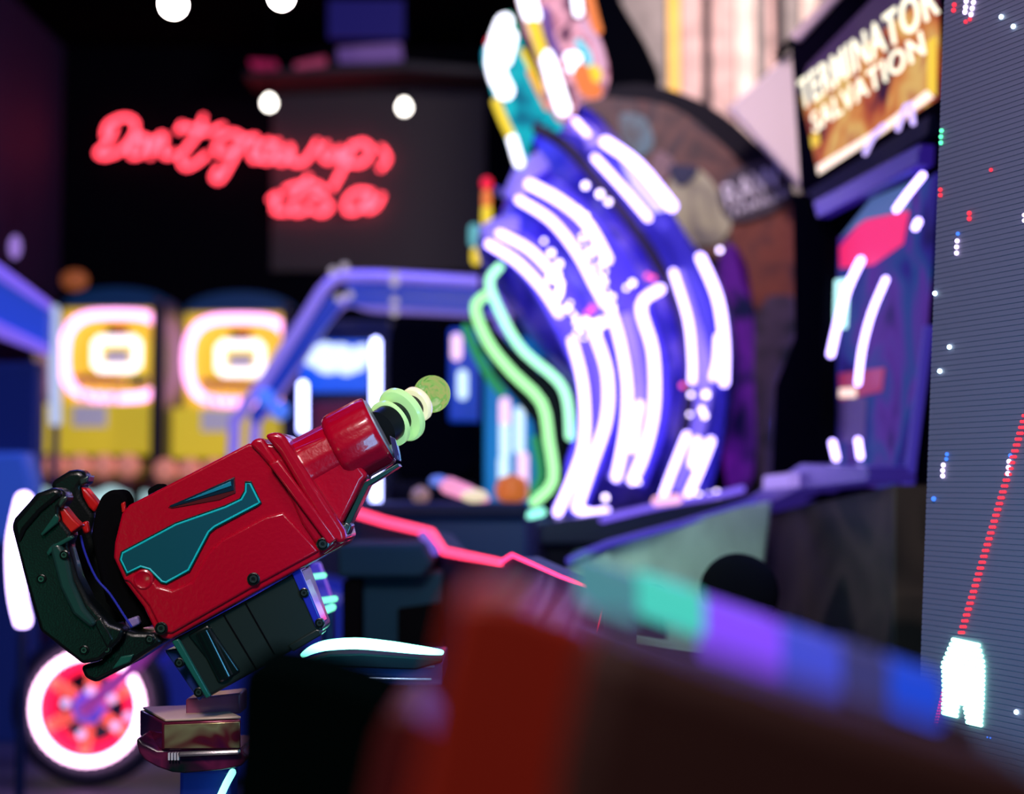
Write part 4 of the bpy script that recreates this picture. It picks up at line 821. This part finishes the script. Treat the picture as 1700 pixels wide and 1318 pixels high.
# ------------------------------------------------------------ second gun, close to the camera and far out of focus
fg = thing('foreground_gun', 'blurred dark red and black gun across the bottom, closest to the camera', 'toy gun', tuple(at(800, 1318, .8)))
FR = mat('near_red', (.42, .022, .008), .5, coat=.1); FB = mat('near_brown', (.055, .016, .014), .6); FK = mat('near_black', (.001, .003, .003), .9)  # barrel brown is the red darkened for its dim light
def fs(pxs, Y, th, m_, name, bevel=.01, sm=3): build(name, prism(N(), smoothpath(ats(pxs, Y), sm, True) if sm else ats(pxs, Y), (0, th, 0)), m_, fg, bevel=bevel, seg=3)
fs([(398, 1120), (430, 1105), (520, 1125), (600, 1150), (660, 1190), (690, 1330), (660, 1560), (392, 1560), (392, 1250)], .82, .10, FK, 'near_grip')
fs([(640, 1190), (700, 1200), (760, 1330), (760, 1560), (560, 1560), (600, 1330)], .68, .1, mat('near_maroon', (.10, .006, .008), .5), 'near_neck')
fs([(765, 990), (850, 990), (940, 1020), (990, 1050), (985, 1150), (960, 1320), (960, 1600), (640, 1600), (690, 1300), (735, 1080)], .50, .08, FR, 'near_body')
fs([(985, 1050), (1060, 1064), (1400, 1178), (1800, 1310), (1800, 1650), (900, 1650), (930, 1300)], .47, .08, FB, 'near_barrel', sm=0)
# ------------------------------------------------------------ console rail, neon reflections on it built as glowing sections
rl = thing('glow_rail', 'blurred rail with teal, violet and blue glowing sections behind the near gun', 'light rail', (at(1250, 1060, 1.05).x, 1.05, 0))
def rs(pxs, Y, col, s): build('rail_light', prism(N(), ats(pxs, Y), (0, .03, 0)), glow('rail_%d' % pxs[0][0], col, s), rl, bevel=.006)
def seg(x0, x1, t0, t1, Y0_, Y1_):
    """rail section between image columns, real depth runs from Y0_ to Y1_"""
    f = lambda x: 935+(x-1010)*.345
    return [at(x0, f(x0)+t0, Y0_), at(x1, f(x1)+t0, Y1_), at(x1, f(x1)+t1, Y1_), at(x0, f(x0)+t1, Y0_)]
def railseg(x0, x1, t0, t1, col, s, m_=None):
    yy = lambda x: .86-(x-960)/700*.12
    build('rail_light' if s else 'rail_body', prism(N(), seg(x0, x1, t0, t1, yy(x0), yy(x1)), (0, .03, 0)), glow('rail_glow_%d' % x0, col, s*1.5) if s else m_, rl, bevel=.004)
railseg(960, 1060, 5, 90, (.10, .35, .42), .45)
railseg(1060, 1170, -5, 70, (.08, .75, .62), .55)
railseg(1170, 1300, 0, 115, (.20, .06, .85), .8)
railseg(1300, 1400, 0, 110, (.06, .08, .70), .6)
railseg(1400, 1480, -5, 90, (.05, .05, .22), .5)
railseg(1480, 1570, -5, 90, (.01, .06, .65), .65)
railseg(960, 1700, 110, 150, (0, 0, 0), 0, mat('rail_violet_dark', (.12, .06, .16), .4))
p = at(1180, 1100, .82); build('rail_post', box(N(), (p.x-.03, .85, 0), (p.x+.03, .9, p.z)), BLACKS, rl, bevel=.004)
p = at(1560, 1230, .76); build('rail_post', box(N(), (p.x-.03, .79, 0), (p.x+.03, .84, p.z)), BLACKS, rl, bevel=.004)

# ------------------------------------------------------------ LED screen wall at right
A = Vector((.622, 2.13, 0)); D = Vector((math.sin(math.radians(24)), -math.cos(math.radians(24)), 0)); LN = Vector((-D.y*-1, 0, 0))
LN = Vector((-math.cos(math.radians(24)), -math.sin(math.radians(24)), 0))   # faces the players
TILT = .059
def lp(s, z, off=0):
    return A + D*s + Vector((0, 0, z)) + LN*off - LN*0 + Vector((TILT*(z-1.1)*.9, 0, 0))
def lpx(px, py, off=.004):
    d = at(px, py, 1.0)-Vector((0, 0, CAMZ)); o = Vector((0, 0, CAMZ))
    q0, q1, q2 = lp(0, 1.1, off), lp(1, 1.1, off), lp(0, 2.1, off); nn = (q1-q0).cross(q2-q0)
    return o + d*((q0-o).dot(nn)/d.dot(nn))
led = thing('led_screen_wall', 'tall dark LED screen with fine ridges and scattered lit pixels at the right edge', 'LED screen', tuple(A))
pm = bpy.data.materials.new('led_louvre_panel'); pm.use_nodes = True; nt = pm.node_tree; b_ = nt.nodes['Principled BSDF']
b_.inputs['Base Color'].default_value = (.17, .16, .22, 1); b_.inputs['Roughness'].default_value = .5
LNm = []
H = 2.9; pitch = .0078; nrow = int(H/pitch)
# ridged front: one sawtooth sheet (louvres are the panel's surface pattern)
sb_ = N(); prev = None
S1 = 1.15
for i in range(nrow):
    z = i*pitch
    for dz, off in ((0, .0022), (pitch*.72, .0022), (pitch*.76, .0011), (pitch*.97, .0011)):
        a_ = sb_.verts.new(lp(0, z+dz, off)); c_ = sb_.verts.new(lp(S1, z+dz, off))
        if prev: sb_.faces.new((prev[0], prev[1], c_, a_))
        prev = (a_, c_)
build('screen_louvres', sb_, pm, led, smooth=False)
hs = N()
q = [lp(0, 0, -.002), lp(S1, 0, -.002), lp(S1, H, -.002), lp(0, H, -.002)]
prism(hs, q, -LN*.10); build('screen_housing', hs, mat('housing_black', (.02, .025, .03), .5), led, bevel=.002)
LW = glow('led_white', (.6, .85, 1), 6); LR = glow('led_red', (1, .03, .06), 1.7); LG = glow('led_green', (.1, 1, .45), 2); LB = glow('led_blue', (.05, .2, 1), 1.6); LP = glow('led_lilac', (.75, .6, 1), 3)
def dots(pts, m_, name, r=.0030, sx=1.0):
    bm = N()
    for px_, py_ in pts: 
        c = lpx(px_, py_)
        bmesh.ops.create_uvsphere(bm, u_segments=8, v_segments=6, radius=r, matrix=Matrix.Translation(c) @ Matrix.Diagonal((sx, sx, 1, 1)))
    return build(name, bm, m_, led)
# laser shot: red dotted line
pts = []
for i in range(38):
    f = i/37; x_ = 1702 - 106*f; y_ = 690 + 360*f - 0; 
    for o_ in (-3.5, 0, 3.5): pts.append((x_+o_, y_))
dots(pts, LR, 'laser_shot', .0023)
pts = []
for i in range(13):
    f = i/12; x_ = 1566-15*f; y_ = 1150+60*f
    for o_ in (-2.5, 1.5): pts.append((x_+o_, y_))
dots(pts, LR, 'laser_shot', .0017)
# white-green shelter shape made of pixel rows
rows = []
y_ = 1062
i = 0
while y_ < 1200:
    f = (y_-1062)/140
    xl = 1583 - min(18, (y_-1060)*.42) if y_ < 1110 else 1566; xr = 1624 + min(8, (y_-1060)*.3) if y_ < 1110 else 1632 - (y_-1110)*.03
    sk = .24
    segs = [(xl, xr)] if y_ < 1165 else ([(xl-1, 1590-(y_-1165)*.12), (1600+(y_-1165)*.18, xr-1)])
    if y_ > 1190: segs = segs[1:]
    for a_, b_x in segs: rows.append(((a_, y_), (b_x, y_ + (b_x-a_)*sk*.9)))
    y_ += 7.6
sh_ = N()
for (a0, a1) in rows: tube(sh_, [lpx(a0[0], a0[1]), lpx(a1[0], a1[1])], .0030, 8, sub=1)
build('lit_pixel_rows', sh_, glow('led_shelter', (.35, 1, .72), 7), led)
for px_, py_ in ((1662, 28), (1682, 44), (1552, 487), (1576, 576), (1560, 616), (1687, 1182)): dots([(px_, py_)], LW, 'lit_pixel', .0034)
dots([(1639, 1224), (1644, 1225)], LB, 'lit_pixel', .0013)
dots([(1645, 282)], LR, 'lit_pixel', .0028)
dots([(1609, 354), (1609, 363)], LR, 'lit_pixel', .0036)
dots([(1563, 217), (1562, 227), (1562, 237)], LG, 'lit_pixel', .0034)
dots([(1561, 315), (1561, 324)], LR, 'lit_pixel', .0032)
dots([(1590, 388)], LB, 'lit_pixel', .003); dots([(1589, 400), (1588, 410), (1588, 420)], LP, 'lit_pixel', .0036)
dots([(1584, 8), (1583, 17)], LR, 'lit_pixel', .0035)
dots([(1604, 2), (1603, 12), (1602, 20), (1616, 4), (1614, 14), (1612, 24)], LP, 'lit_pixel', .0038); dots([(1610, 32), (1603, 36)], LR, 'lit_pixel', .003)
dots([(1572, 754), (1571, 762)], LB, 'lit_pixel', .003); dots([(1566, 772), (1565, 781), (1565, 790)], LP, 'lit_pixel', .0036)
dots([(1677, 756)], LB, 'lit_pixel', .003); dots([(1675, 766), (1674, 776), (1673, 786)], LP, 'lit_pixel', .0036)
dots([(1550, 828)], LB, 'lit_pixel', .0038); dots([(1700, 357), (1700, 366)], LP, 'lit_pixel', .003)
